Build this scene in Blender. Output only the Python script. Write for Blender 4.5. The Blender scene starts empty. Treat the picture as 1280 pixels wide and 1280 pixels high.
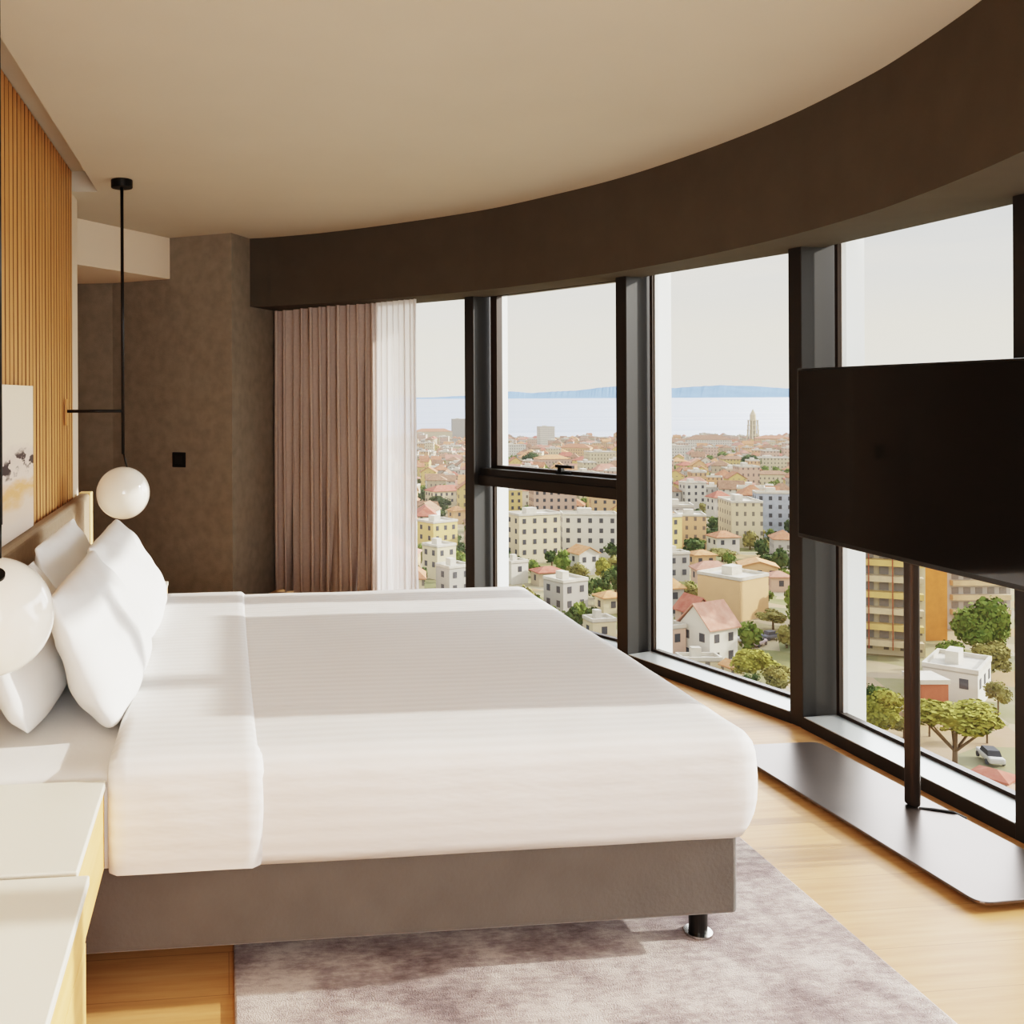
import bpy, bmesh, math, random
from mathutils import Vector, Matrix
random.seed(7)
R = math.radians
scn = bpy.context.scene
COL = scn.collection

# ------------------------------------------------------------------ survey of the place (metres; camera stands at the origin)
F, CX, EYE = 1224.0, 416.0, 1.5
YAW = math.atan(133 / 1224.0)
SN, CS = math.sin(YAW), math.cos(YAW)
def hor(u): return 490 + (982 - u) * .0108
def at(u, v, z):
    """floor-plan point seen at (u, v) whose height is z"""
    D = (EYE - z) * F / (v - hor(u)); r = (u - CX) / F * D
    return (r * CS + D * SN, -r * SN + D * CS)
def ray(u, D):
    r = (u - CX) / F * D
    return Vector((r * CS + D * SN, -r * SN + D * CS, 0))
def depth(x, y): return x * SN + y * CS
def col_of(x, y):
    D = depth(x, y); return CX + F * (x * CS - y * SN) / D

# ------------------------------------------------------------------ scene-graph helpers
def link(o, parent=None):
    COL.objects.link(o)
    if parent is not None: o.parent = parent
    return o
def tag(o, label=None, cat=None, group=None, kind=None):
    if label: o['label'] = label
    if cat: o['category'] = cat
    if group: o['group'] = group
    if kind: o['kind'] = kind
    return o
def empty(name, loc=(0, 0, 0), rz=0.0):
    o = bpy.data.objects.new(name, None); o.empty_display_size = .1
    o.location = loc; o.rotation_euler = (0, 0, rz)
    return link(o)
def obj(name, bm, m, parent=None, smooth=False, loc=None):
    bmesh.ops.recalc_face_normals(bm, faces=bm.faces)
    me = bpy.data.meshes.new(name); bm.to_mesh(me); bm.free()
    for mm in (m if isinstance(m, (list, tuple)) else [m]): me.materials.append(mm)
    if smooth:
        for p in me.polygons: p.use_smooth = True
    o = bpy.data.objects.new(name, me)
    if loc: o.location = loc
    return link(o, parent)
def copy_tree(o, parent=None):
    c = o.copy(); COL.objects.link(c); c.parent = parent
    for ch in o.children: copy_tree(ch, c)
    return c
def add_box(bm, lo, hi, M=None, mi=0):
    (x0, y0, z0), (x1, y1, z1) = lo, hi
    vs = [Vector(p) for p in ((x0,y0,z0),(x1,y0,z0),(x1,y1,z0),(x0,y1,z0),(x0,y0,z1),(x1,y0,z1),(x1,y1,z1),(x0,y1,z1))]
    if M is not None: vs = [M @ v for v in vs]
    vs = [bm.verts.new(v) for v in vs]
    fs = []
    for f in ((0,3,2,1),(4,5,6,7),(0,1,5,4),(1,2,6,5),(2,3,7,6),(3,0,4,7)):
        q = bm.faces.new([vs[i] for i in f]); q.material_index = mi; fs.append(q)
    return fs
def box_bm(lo, hi, bev=0, seg=2, M=None):
    bm = bmesh.new(); add_box(bm, lo, hi, M)
    if bev: bmesh.ops.bevel(bm, geom=list(bm.edges), offset=bev, segments=seg, affect='EDGES', profile=.5)
    return bm
def add_prism(bm, pts, z0, z1):
    a = [bm.verts.new((p[0], p[1], z0)) for p in pts]; b = [bm.verts.new((p[0], p[1], z1)) for p in pts]
    bm.faces.new(a[::-1]); bm.faces.new(b)
    n = len(pts)
    for i in range(n): bm.faces.new((a[i], a[(i+1) % n], b[(i+1) % n], b[i]))
def prism_bm(pts, z0, z1, bev=0):
    bm = bmesh.new(); add_prism(bm, pts, z0, z1)
    if bev: bmesh.ops.bevel(bm, geom=list(bm.edges), offset=bev, segments=2, affect='EDGES')
    return bm
def add_tube(bm, p, q, r, n=20, r2=None):
    p, q = Vector(p), Vector(q); d = (q - p); L = d.length
    M = Matrix.Translation((p + q) / 2) @ d.to_track_quat('Z', 'Y').to_matrix().to_4x4()
    bmesh.ops.create_cone(bm, cap_ends=True, segments=n, radius1=r, radius2=r if r2 is None else r2, depth=L, matrix=M)
def tube_bm(p, q, r, n=20, r2=None):
    bm = bmesh.new(); add_tube(bm, p, q, r, n, r2); return bm
def sphere_bm(c, r, u=48, v=32):
    bm = bmesh.new(); bmesh.ops.create_uvsphere(bm, u_segments=u, v_segments=v, radius=r, matrix=Matrix.Translation(c)); return bm
def edge_bevel(o, w=.004, seg=2):
    m = o.modifiers.new('edge', 'BEVEL'); m.width = w; m.segments = seg; m.limit_method = 'ANGLE'; m.angle_limit = R(40)

# ------------------------------------------------------------------ materials
def lin(c):
    return tuple(((v/255/12.92) if v/255 <= .04045 else ((v/255+.055)/1.055)**2.4) for v in c)
def mat(name, rgb, rough=.6, metal=0, spec=.5, noise=0, nscale=20, bump=0, bscale=200, emit=0, coat=0, sheen=0):
    m = bpy.data.materials.new(name); m.use_nodes = True
    nt = m.node_tree; b = nt.nodes['Principled BSDF']
    c = lin(rgb) + (1,)
    b.inputs['Base Color'].default_value = c
    b.inputs['Roughness'].default_value = rough; b.inputs['Metallic'].default_value = metal
    b.inputs['Specular IOR Level'].default_value = spec
    if coat: b.inputs['Coat Weight'].default_value = coat
    if sheen: b.inputs['Sheen Weight'].default_value = sheen
    if emit:
        b.inputs['Emission Color'].default_value = c; b.inputs['Emission Strength'].default_value = emit
    tc = nt.nodes.new('ShaderNodeTexCoord')
    if noise:
        n = nt.nodes.new('ShaderNodeTexNoise'); n.inputs['Scale'].default_value = nscale; n.inputs['Detail'].default_value = 5
        nt.links.new(tc.outputs['Object'], n.inputs['Vector'])
        r = nt.nodes.new('ShaderNodeValToRGB')
        r.color_ramp.elements[0].position = .3; r.color_ramp.elements[1].position = .7
        r.color_ramp.elements[0].color = tuple(v*(1-noise) for v in c[:3]) + (1,)
        r.color_ramp.elements[1].color = tuple(min(1, v*(1+noise)) for v in c[:3]) + (1,)
        nt.links.new(n.outputs['Fac'], r.inputs['Fac']); nt.links.new(r.outputs['Color'], b.inputs['Base Color'])
    if bump:
        n2 = nt.nodes.new('ShaderNodeTexNoise'); n2.inputs['Scale'].default_value = bscale; n2.inputs['Detail'].default_value = 3
        nt.links.new(tc.outputs['Object'], n2.inputs['Vector'])
        bp = nt.nodes.new('ShaderNodeBump'); bp.inputs['Strength'].default_value = bump; bp.inputs['Distance'].default_value = .01
        nt.links.new(n2.outputs['Fac'], bp.inputs['Height']); nt.links.new(bp.outputs['Normal'], b.inputs['Normal'])
    return m
class NT:
    """tiny node-graph writer"""
    def __init__(s, name):
        s.m = bpy.data.materials.new(name); s.m.use_nodes = True; s.nt = s.m.node_tree; s.b = s.nt.nodes['Principled BSDF']
        s.out = s.nt.nodes['Material Output']
    def n(s, t, **k):
        nd = s.nt.nodes.new('ShaderNode' + t)
        for a, v in k.items():
            if hasattr(nd, a) and not a.startswith('i_'): setattr(nd, a, v)
        return nd
    def l(s, a, b): s.nt.links.new(a, b)
    def math(s, op, a, b=None):
        nd = s.n('Math', operation=op)
        for i, v in enumerate((a, b)):
            if v is None: continue
            if isinstance(v, (int, float)): nd.inputs[i].default_value = v
            else: s.l(v, nd.inputs[i])
        return nd.outputs[0]
    def mix(s, fac, a, b):
        nd = s.n('Mix', data_type='RGBA')
        for i, v in ((0, fac), (6, a), (7, b)):
            if isinstance(v, (int, float)): nd.inputs[i].default_value = v
            elif isinstance(v, tuple): nd.inputs[i].default_value = v if len(v) == 4 else lin(v) + (1,)
            else: s.l(v, nd.inputs[i])
        return nd.outputs[2]
    def ramp(s, fac, stops):
        nd = s.n('ValToRGB'); e = nd.color_ramp.elements
        while len(e) < len(stops): e.new(.5)
        for i, (p, c) in enumerate(stops): e[i].position = p; e[i].color = lin(c) + (1,)
        s.l(fac, nd.inputs['Fac']); return nd.outputs['Color']
    def coords(s, which='Object', scale=(1,1,1), rot=(0,0,0)):
        tc = s.n('TexCoord'); mp = s.n('Mapping'); mp.inputs['Scale'].default_value = scale; mp.inputs['Rotation'].default_value = rot
        s.l(tc.outputs[which], mp.inputs['Vector']); return mp.outputs['Vector']
    def noise(s, vec, scale, detail=4, rough=.55):
        nd = s.n('TexNoise'); nd.inputs['Scale'].default_value = scale; nd.inputs['Detail'].default_value = detail; nd.inputs['Roughness'].default_value = rough
        s.l(vec, nd.inputs['Vector']); return nd.outputs['Fac']

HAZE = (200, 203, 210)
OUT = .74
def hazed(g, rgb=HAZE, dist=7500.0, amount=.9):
    """aerial haze painted into the material: an outdoor surface pales and glows with its distance from the hotel"""
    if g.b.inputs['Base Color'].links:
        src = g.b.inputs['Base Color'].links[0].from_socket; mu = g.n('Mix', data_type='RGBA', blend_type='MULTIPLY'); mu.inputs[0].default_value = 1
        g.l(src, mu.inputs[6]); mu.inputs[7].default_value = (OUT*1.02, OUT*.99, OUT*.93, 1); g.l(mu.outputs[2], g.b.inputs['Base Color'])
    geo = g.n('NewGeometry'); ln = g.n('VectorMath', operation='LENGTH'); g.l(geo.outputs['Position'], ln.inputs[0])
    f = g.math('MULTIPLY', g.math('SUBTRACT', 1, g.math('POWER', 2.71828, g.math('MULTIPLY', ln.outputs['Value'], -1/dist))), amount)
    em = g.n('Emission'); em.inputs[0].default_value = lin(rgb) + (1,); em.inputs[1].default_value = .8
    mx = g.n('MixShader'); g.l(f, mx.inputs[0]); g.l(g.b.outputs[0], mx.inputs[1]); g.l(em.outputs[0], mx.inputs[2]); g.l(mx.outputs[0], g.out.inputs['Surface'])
M = {}
M['ceiling'] = mat('ceiling_paint', (193, 187, 174), .9, spec=.1, noise=.02, nscale=2)
M['white_wall'] = mat('white_paint', (226, 212, 194), .9, spec=.1)
M['dark_wall'] = mat('taupe_wallcover', (138, 130, 119), .92, spec=.1, noise=.10, nscale=14, bump=.25, bscale=160)
M['bulkhead'] = mat('bulkhead_paint', (82, 77, 69), .85, spec=.15, noise=.05, nscale=6)
M['black'] = mat('black_metal', (22, 20, 18), .4, metal=.3)
M['mullion'] = mat('dark_anodised', (44, 42, 40), .5, metal=.2, noise=.05, nscale=3)
M['sash'] = mat('dark_sash', (66, 56, 50), .4, metal=.3)
M['sill'] = mat('satin_sill', (170, 173, 172), .3, metal=.35)
M['fin'] = mat('white_fin', (226, 230, 230), .6)
M['bedwhite'] = mat('white_sheet', (230, 228, 225), .85, spec=.15, noise=.015, nscale=6, bump=.12, bscale=30)
M['pillow'] = mat('white_pillow', (232, 231, 229), .85, spec=.15, bump=.25, bscale=9)
M['base'] = mat('taupe_velvet', (95, 90, 86), .85, spec=.2, noise=.07, nscale=9, bump=.15, bscale=90, sheen=.3)
M['headfab'] = mat('headboard_fabric', (164, 146, 126), .9, spec=.15, noise=.05, nscale=40, bump=.2, bscale=250)
M['ntop'] = mat('pale_laminate', (226, 221, 206), .35, spec=.4, noise=.015, nscale=3)
M['screen'] = mat('black_screen', (27, 26, 25), .08, spec=1.0, coat=.6)
M['bezel'] = mat('bezel', (24, 22, 20), .35)
M['bronze'] = mat('dark_bronze', (108, 98, 93), .30, metal=.8, noise=.04, nscale=4)
M['pole'] = mat('pole_metal', (64, 55, 49), .35, metal=.6)
M['opal'] = mat('opal_glass', (246, 238, 224), .12, spec=.5, emit=.10, coat=.4)
M['chrome'] = mat('chrome_ring', (190, 188, 184), .15, metal=1)
M['drape'] = mat('mauve_drape', (182, 168, 161), .9, spec=.1, noise=.05, nscale=50)

def wood(name, c0, c1, axis, scale=1.0, rough=.5):
    g = NT(name); sc = [14*scale]*3; sc[axis] = .9*scale
    v = g.coords('Object', tuple(sc)); f = g.noise(v, 2.0, 6, .6)
    g.l(g.ramp(f, [(.28, c0), (.72, c1)]), g.b.inputs['Base Color'])
    g.b.inputs['Roughness'].default_value = rough; g.b.inputs['Specular IOR Level'].default_value = .3
    return g.m
M['slat'] = wood('oak_slat', (188, 134, 80), (220, 168, 112), 2)
M['slatshade'] = mat('slat_shadow', (120, 82, 48), .8)  # darker wood painting the slot shade on slat sides and backing
M['oak'] = wood('light_oak', (214, 164, 104), (232, 184, 124), 1)
M['oakcap'] = wood('oak_cap', (222, 184, 128), (240, 208, 158), 2)

def floor_mat():
    g = NT('oak_planks')
    v = g.coords('Object')
    br = g.n('TexBrick'); br.offset = .43; br.inputs['Scale'].default_value = 1
    br.inputs['Brick Width'].default_value = 1.7; br.inputs['Row Height'].default_value = .19
    br.inputs['Mortar Size'].default_value = .0012; br.inputs['Mortar Smooth'].default_value = .3; br.inputs['Bias'].default_value = 0
    br.inputs['Color1'].default_value = (0,0,0,1); br.inputs['Color2'].default_value = (1,1,1,1); br.inputs['Mortar'].default_value = (.5,.5,.5,1)
    g.l(v, br.inputs['Vector'])
    v2 = g.coords('Object', (1.2, 16, 1)); grain = g.noise(v2, 2.2, 7, .6)
    v3 = g.coords('Object', (.7, 4, 1)); big = g.noise(v3, 1.5, 3)
    c = g.ramp(grain, [(.25, (170, 122, 78)), (.5, (196, 148, 98)), (.8, (212, 168, 120))])
    c = g.mix(g.math('MULTIPLY', br.outputs['Color'], .35), c, (176, 126, 80))
    c = g.mix(g.math('MULTIPLY', big, .3), c, (212, 170, 122))
    c = g.mix(g.math('MULTIPLY', br.outputs['Fac'], .6), c, (120, 82, 46))
    g.l(c, g.b.inputs['Base Color']); g.b.inputs['Roughness'].default_value = .42; g.b.inputs['Specular IOR Level'].default_value = .35
    bp = g.n('Bump'); bp.inputs['Strength'].default_value = .06; g.l(grain, bp.inputs['Height']); g.l(bp.outputs['Normal'], g.b.inputs['Normal'])
    return g.m
M['floor'] = floor_mat()

def rug_mat():
    g = NT('rug_pile'); v = g.coords('Object')
    a = g.noise(v, 3.2, 8, .7); v2 = g.coords('Object', (22, 60, 20)); b = g.noise(v2, 1, 5, .7); c_ = g.noise(v, 260, 2)
    f = g.math('ADD', g.math('MULTIPLY', a, .75), g.math('MULTIPLY', b, .35))
    c = g.ramp(f, [(.42, (122, 109, 111)), (.54, (174, 161, 158)), (.64, (216, 205, 198))])
    c = g.mix(g.math('MULTIPLY', c_, .35), c, (150, 134, 132))
    g.l(c, g.b.inputs['Base Color']); g.b.inputs['Roughness'].default_value = .95; g.b.inputs['Specular IOR Level'].default_value = .05
    bp = g.n('Bump'); bp.inputs['Strength'].default_value = .5; bp.inputs['Distance'].default_value = .01
    g.l(c_, bp.inputs['Height']); g.l(bp.outputs['Normal'], g.b.inputs['Normal'])
    return g.m
M['rug'] = rug_mat()

def stripe_mat():
    g = NT('striped_duvet'); uv = g.n('UVMap'); sp = g.n('SeparateXYZ'); g.l(uv.outputs['UV'], sp.inputs[0])
    w = g.math('SINE', g.math('MULTIPLY', sp.outputs['Y'], 2*math.pi/.042))
    s = g.math('ADD', g.math('MULTIPLY', w, .5), .5); s = g.math('SMOOTHSTEP', s) if False else s
    v = g.coords('Object'); n = g.noise(v, 5, 4)
    fac = g.math('MULTIPLY', s, g.math('ADD', g.math('MULTIPLY', n, 1.0), .1))
    g.l(g.mix(fac, (233, 231, 229), (222, 219, 216)), g.b.inputs['Base Color'])
    g.b.inputs['Roughness'].default_value = .6; g.b.inputs['Specular IOR Level'].default_value = .25
    v2 = g.coords('Object', (2, 7, 7)); n2 = g.noise(v2, 2.2, 3)
    bp = g.n('Bump'); bp.inputs['Strength'].default_value = .22; bp.inputs['Distance'].default_value = .03
    g.l(n2, bp.inputs['Height']); g.l(bp.outputs['Normal'], g.b.inputs['Normal'])
    return g.m
M['duvet'] = stripe_mat()

def glass_mat():
    g = NT('window_glass'); nt = g.nt; nt.nodes.remove(g.b)
    t = g.n('BsdfTransparent'); t.inputs[0].default_value = (.97, .98, .97, 1)
    gl = g.n('BsdfGlossy'); gl.inputs['Roughness'].default_value = .02; gl.inputs['Color'].default_value = (1, .95, .93, 1)
    lw = g.n('LayerWeight'); lw.inputs['Blend'].default_value = .5
    mx = g.n('MixShader'); g.l(g.math('ADD', g.math('MULTIPLY', g.math('POWER', lw.outputs['Facing'], 4.0), .30), .025), mx.inputs[0]); g.l(t.outputs[0], mx.inputs[1]); g.l(gl.outputs[0], mx.inputs[2])
    g.l(mx.outputs[0], g.out.inputs['Surface']); return g.m
M['glass'] = glass_mat()
def sheer_mat():
    g = NT('sheer_voile'); nt = g.nt; nt.nodes.remove(g.b)
    t = g.n('BsdfTransparent'); tr = g.n('BsdfTranslucent'); tr.inputs[0].default_value = (.93, .9, .89, 1)
    df = g.n('BsdfDiffuse'); df.inputs[0].default_value = (.92, .89, .88, 1)
    m1 = g.n('MixShader'); m1.inputs[0].default_value = .5; g.l(tr.outputs[0], m1.inputs[1]); g.l(df.outputs[0], m1.inputs[2])
    m2 = g.n('MixShader'); m2.inputs[0].default_value = .80; g.l(t.outputs[0], m2.inputs[1]); g.l(m1.outputs[0], m2.inputs[2])
    g.l(m2.outputs[0], g.out.inputs['Surface']); return g.m
M['sheer'] = sheer_mat()
def art_mat():
    g = NT('abstract_wash'); uv = g.n('UVMap'); sp = g.n('SeparateXYZ'); g.l(uv.outputs['UV'], sp.inputs[0])
    mp = g.n('Mapping'); mp.inputs['Scale'].default_value = (2.2, 5, 1); g.l(uv.outputs['UV'], mp.inputs['Vector'])
    n = g.noise(mp.outputs[0], 1.4, 5, .6)
    y = g.math('ADD', sp.outputs['Y'], g.math('MULTIPLY', g.math('SUBTRACT', n, .5), .34))
    c = g.ramp(y, [(.02, (214, 198, 184)), (.18, (222, 198, 176)), (.30, (222, 168, 112)), (.38, (226, 206, 190)), (.50, (216, 196, 182)), (.62, (236, 218, 196)), (.95, (240, 224, 200))])
    mp2 = g.n('Mapping'); mp2.inputs['Scale'].default_value = (7, 9, 1); g.l(uv.outputs['UV'], mp2.inputs['Vector'])
    n2 = g.noise(mp2.outputs[0], 1.3, 4, .6)
    band = g.math('SUBTRACT', 1, g.math('MULTIPLY', g.math('ABSOLUTE', g.math('SUBTRACT', y, .47)), 13))
    k = g.math('MULTIPLY', g.math('MAXIMUM', band, 0), g.math('GREATER_THAN', n2, .52))
    g.l(g.mix(g.math('MINIMUM', g.math('MULTIPLY', k, 1.6), 1), c, (62, 46, 42)), g.b.inputs['Base Color'])
    g.b.inputs['Roughness'].default_value = .8
    return g.m
M['art'] = art_mat()

# ------------------------------------------------------------------ room shell
ZC, ZB = 2.66, 2.16
WX = -.87
def struct(o, cat=None): o['kind'] = 'structure'; return o
struct(obj('floor', prism_bm([(-2.7,-2.1),(2.66,-2.1),(2.72,2.9),(2.62,4.2),(2.26,5.4),(1.7,6.5),(.9,7.5),(.3,8.2),(-2.7,8.2)], -.08, 0), M['floor']))
bm = bmesh.new()
add_box(bm, (-.718, -2.1, ZC), (3.0, 5.65, ZC+.2)); add_box(bm, (-2.7, 5.65, ZC), (3.0, 8.4, ZC+.2)); add_box(bm, (-1.0, -2.1, 2.775), (-.718, 5.65, 2.86))
struct(obj('ceiling', bm, M['ceiling']))
struct(obj('wall_left', box_bm((WX-.12, -2.1, 0), (WX, 5.9, 2.775)), M['white_wall']))
struct(obj('wall_back', box_bm((-1.0, -2.2, 0), (3.0, -2.1, ZC)), M['white_wall']))
far = [(.62, 8.015), (.175, 7.222), (.039, 6.98), (-.407, 7.246), (-.854, 7.545), (-1.111, 7.602), (-2.7, 7.95)]
bm = bmesh.new(); add_prism(bm, far + [(-2.7, 8.4), (.62, 8.4)], 0, ZC)
struct(obj('wall_far', bm, M['dark_wall']))
struct(obj('wall_hall', box_bm((-2.8, 5.8, 0), (-2.7, 8.2, ZC)), M['white_wall']))
struct(obj('wall_hall_side', box_bm((-2.75, 5.78, 0), (WX-.12, 5.9, ZC)), M['white_wall']))
struct(obj('ceiling_hall_drop', prism_bm([(-.407, 7.243), (-.985, 6.445), (-.985, 5.905), (-2.69, 5.905), (-2.69, 7.93), (-1.113, 7.599), (-.856, 7.542)], 2.36, ZC-.001), M['white_wall']))
struct(obj('trim_1', box_bm((WX-.125, 5.901, 0), (WX-.004, 5.925, 1.98)), M['black']))

# curved bulkhead: inner curve (room side) and outer curve (window side)
def spline(pts, n=10):
    out = []
    P = [Vector((p[0], p[1])) for p in pts]
    for i in range(len(P)-1):
        p0 = P[max(i-1,0)]; p1 = P[i]; p2 = P[i+1]; p3 = P[min(i+2,len(P)-1)]
        for k in range(n):
            t = k/n
            out.append(.5*((2*p1)+(p2-p0)*t+(2*p0-5*p1+4*p2-p3)*t*t+(3*p1-p0-3*p2+p3)*t**3))
    out.append(P[-1]); return out
inner = [(.176,7.224),(.36,7.14),(.72,6.90),(1.16,6.495),(1.60,6.00),(1.89,5.50),(2.105,5.02),(2.258,4.44),(2.335,3.9),(2.338,3.40),(2.30,3.06),(2.205,2.60),(2.02,1.95),(1.86,1.3),(1.78,.5),(1.75,-.6),(1.75,-2.1)]
IN = spline(inner, 8)
# facade posts, left to right
V = [Vector(p) for p in ((-.02, 8.02), (.86, 7.30), (1.615, 6.42), (2.20, 5.285), (2.555, 4.175), (2.628, 2.985), (2.56, 1.82), (2.50, .65), (2.50, -.6), (2.50, -1.9))]
def frame(i):
    """panel i from post i to i+1: origin, along, outward"""
    d = (V[i+1]-V[i]).normalized(); return V[i], d, Vector((-d.y, d.x))
def bis(i):
    if i == 0: return frame(0)[2]
    if i >= len(V)-1: return frame(len(V)-2)[2]
    return (frame(i-1)[2] + frame(i)[2]).normalized()
outer_line = [V[i] + bis(i)*.12 for i in range(len(V))]
loop = [tuple(p) for p in IN] + [tuple(p) for p in outer_line[::-1]]
bm = bmesh.new(); add_prism(bm, [(p[0], p[1]) for p in loop], ZB, ZC+.02)
for f in bm.faces: f.smooth = abs(f.normal.z) < .5 and f.calc_area() < .3
o = struct(obj('trim_2', bm, M['bulkhead'], loc=(0,0,0)))
for p in o.data.polygons[:]:
    p.use_smooth = False
# outside parapet above and below, closing the storey to daylight
bm = bmesh.new()
for i in range(len(V)-1):
    q0, q1 = V[i]+bis(i)*.10, V[i+1]+bis(i+1)*.10; r0, r1 = V[i]+bis(i)*.32, V[i+1]+bis(i+1)*.32
    add_prism(bm, [q0, q1, r1, r0], 2.23, 2.9)
struct(obj('wall_facade_head', bm, M['fin']))

# ------------------------------------------------------------------ windows
def panel_box(bm, i, a0, a1, n0, n1, z0, z1):
    O, d, n = frame(i)
    add_prism(bm, [O+d*a0+n*n0, O+d*a1+n*n0, O+d*a1+n*n1, O+d*a0+n*n1], z0, z1)
for i in range(len(V)-1):
    O, d, n = frame(i); L = (V[i+1]-V[i]).length
    w = empty('window_%d' % (i+1), (0,0,0)); w['kind'] = 'structure'
    b = bis(i); t = Vector((b.y, -b.x))
    hw = .040
    bm = prism_bm([V[i]-t*hw, V[i]+t*hw, V[i]+t*hw+b*.20, V[i]-t*hw+b*.20], 0, ZB+.06)
    edge_bevel(obj('mullion', bm, M['mullion'], w), .004)
    if i == len(V)-2:
        b2 = bis(i+1); t2 = Vector((b2.y, -b2.x)); e = V[i+1]
        obj('mullion', prism_bm([e-t2*hw, e+t2*hw, e+t2*hw+b2*.2, e-t2*hw+b2*.2], 0, ZB+.06), M['mullion'], w)
    bm = bmesh.new(); panel_box(bm, i, .03, L-.03, .004, .21, 0, .05); obj('bottom_rail', bm, M['mullion'], w)
    bm = bmesh.new(); panel_box(bm, i, .045, L-.045, .006, .17, .05, .054); obj('sill', bm, M['sill'], w)
    # glazing frame
    bm = bmesh.new(); g0, g1 = .172, .205
    panel_box(bm, i, .04, .06, g0, g1, .05, ZB+.06); panel_box(bm, i, L-.06, L-.04, g0, g1, .05, ZB+.06); panel_box(bm, i, .05, L-.05, g0, g1, .05, .068); panel_box(bm, i, .05, L-.05, g0, g1, ZB+.03, ZB+.07)
    obj('frame', bm, M['sash'], w)
    bm = bmesh.new(); panel_box(bm, i, .05, .064, .19, .212, .06, ZB+.05); obj('white_gasket', bm, M['fin'], w)
    bm = bmesh.new()
    vs = [bm.verts.new((*(O+d*a+n*.195), z)) for a, z in ((.05,.06),(L-.05,.06),(L-.05,ZB+.05),(.05,ZB+.05))]
    bm.faces.new(vs); obj('pane', bm, M['glass'], w)
    q = V[i]+b*.215
    obj('fin', prism_bm([q-t*.03, q+t*.03, q+t*.03+b*.15, q-t*.03+b*.15], -.3, 2.9), M['fin'], w)
    if i == 2:
        bm = bmesh.new(); panel_box(bm, i, .03, L-.03, .05, .205, .90, .965); panel_box(bm, i, .03, L-.03, .07, .205, .965, 1.012); obj('transom', bm, M['mullion'], w)
        s = bmesh.new()
        for a0, a1, z0, z1 in ((.05,.11,1.012,ZB+.05),(L-.11,L-.05,1.012,ZB+.05),(.05,L-.05,1.012,1.032),(.05,L-.05,ZB-.0,ZB+.05)): panel_box(s, i, a0, a1, .15, .2, z0, z1)
        sh = obj('opening_sash', s, M['sash'], w)
        hb = bmesh.new(); c = .56*L
        panel_box(hb, i, c-.06, c+.06, .13, .15, 1.012, 1.027); panel_box(hb, i, c-.035, c-.005, .12, .15, 1.022, 1.067); panel_box(hb, i, c-.035, c+.10, .10, .125, 1.052, 1.07)
        obj('handle', hb, M['black'], sh)

# ------------------------------------------------------------------ curtains
def curtain(name, pts, folds, amp, m, z0, z1, phase, rnd):
    P = spline(pts, 60); n = len(P); nz = 24
    bm = bmesh.new(); rows = []
    rr = random.Random(rnd); jit = [rr.uniform(-1,1) for _ in range(200)]
    for k in range(nz+1):
        z = z0 + (z1-z0)*k/nz; row = []
        for j, p in enumerate(P):
            a = P[min(j+1,n-1)]-P[max(j-1,0)]; a.normalize(); nn = Vector((-a.y, a.x))
            s = j/(n-1)*folds
            drift = .18*math.sin(k/nz*2.2 + jit[int(s) % 200]*3)*(1-k/nz)
            ph = 2*math.pi*(s+drift)+phase
            A = amp*(1+.35*jit[(int(s)*7) % 200])
            off = nn*(A*math.sin(ph)) + a*(A*.5*math.sin(2*ph))
            row.append(bm.verts.new((p.x+off.x, p.y+off.y, z)))
        rows.append(row)
    for k in range(nz):
        for j in range(n-1): bm.faces.new((rows[k][j], rows[k][j+1], rows[k+1][j+1], rows[k+1][j]))
    return obj(name, bm, m, smooth=True)
A_, B_, C_ = ray(339, 7.62), ray(402, 7.22), ray(470, 6.93)
o = curtain('blackout_curtain', [A_, B_, C_], 13, .042, M['drape'], .015, 2.155, .4, 3)
tag(o, 'mauve-brown full-length blackout curtain in deep folds beside the dark wall', 'curtain')
o = curtain('sheer_curtain', [ray(470, 6.90), ray(495, 6.76), ray(521, 6.64)], 8, .018, M['sheer'], .015, 2.155, 0, 5)
tag(o, 'white translucent sheer curtain hanging between brown curtain and window', 'curtain')

# ------------------------------------------------------------------ slatted wall panel, painting, headboard
pn = bmesh.new(); y = -1.9; PX = WX+.022
rw = random.Random(4)
while y < 5.60:
    d_ = .0125 if rw.random() < .8 else .0115
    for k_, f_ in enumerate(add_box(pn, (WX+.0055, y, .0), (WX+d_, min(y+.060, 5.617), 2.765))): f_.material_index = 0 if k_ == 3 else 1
    y += .078
root = empty('slatted_wall_panel', (WX, 1.8, 0)); tag(root, 'vertical oak slat panel covering the wall behind the headboard', 'wall panel')
def under(o, root): o.parent = root; o.matrix_parent_inverse = Matrix.Translation(root.location).inverted() if root.rotation_euler.z == 0 else root.matrix_world.inverted(); return o
under(obj('slats', pn, [M['slat'], M['slatshade']]), root); under(obj('backing', box_bm((WX+.001, -1.9, 0), (WX+.007, 5.615, 2.765)), M['slatshade']), root)
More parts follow.
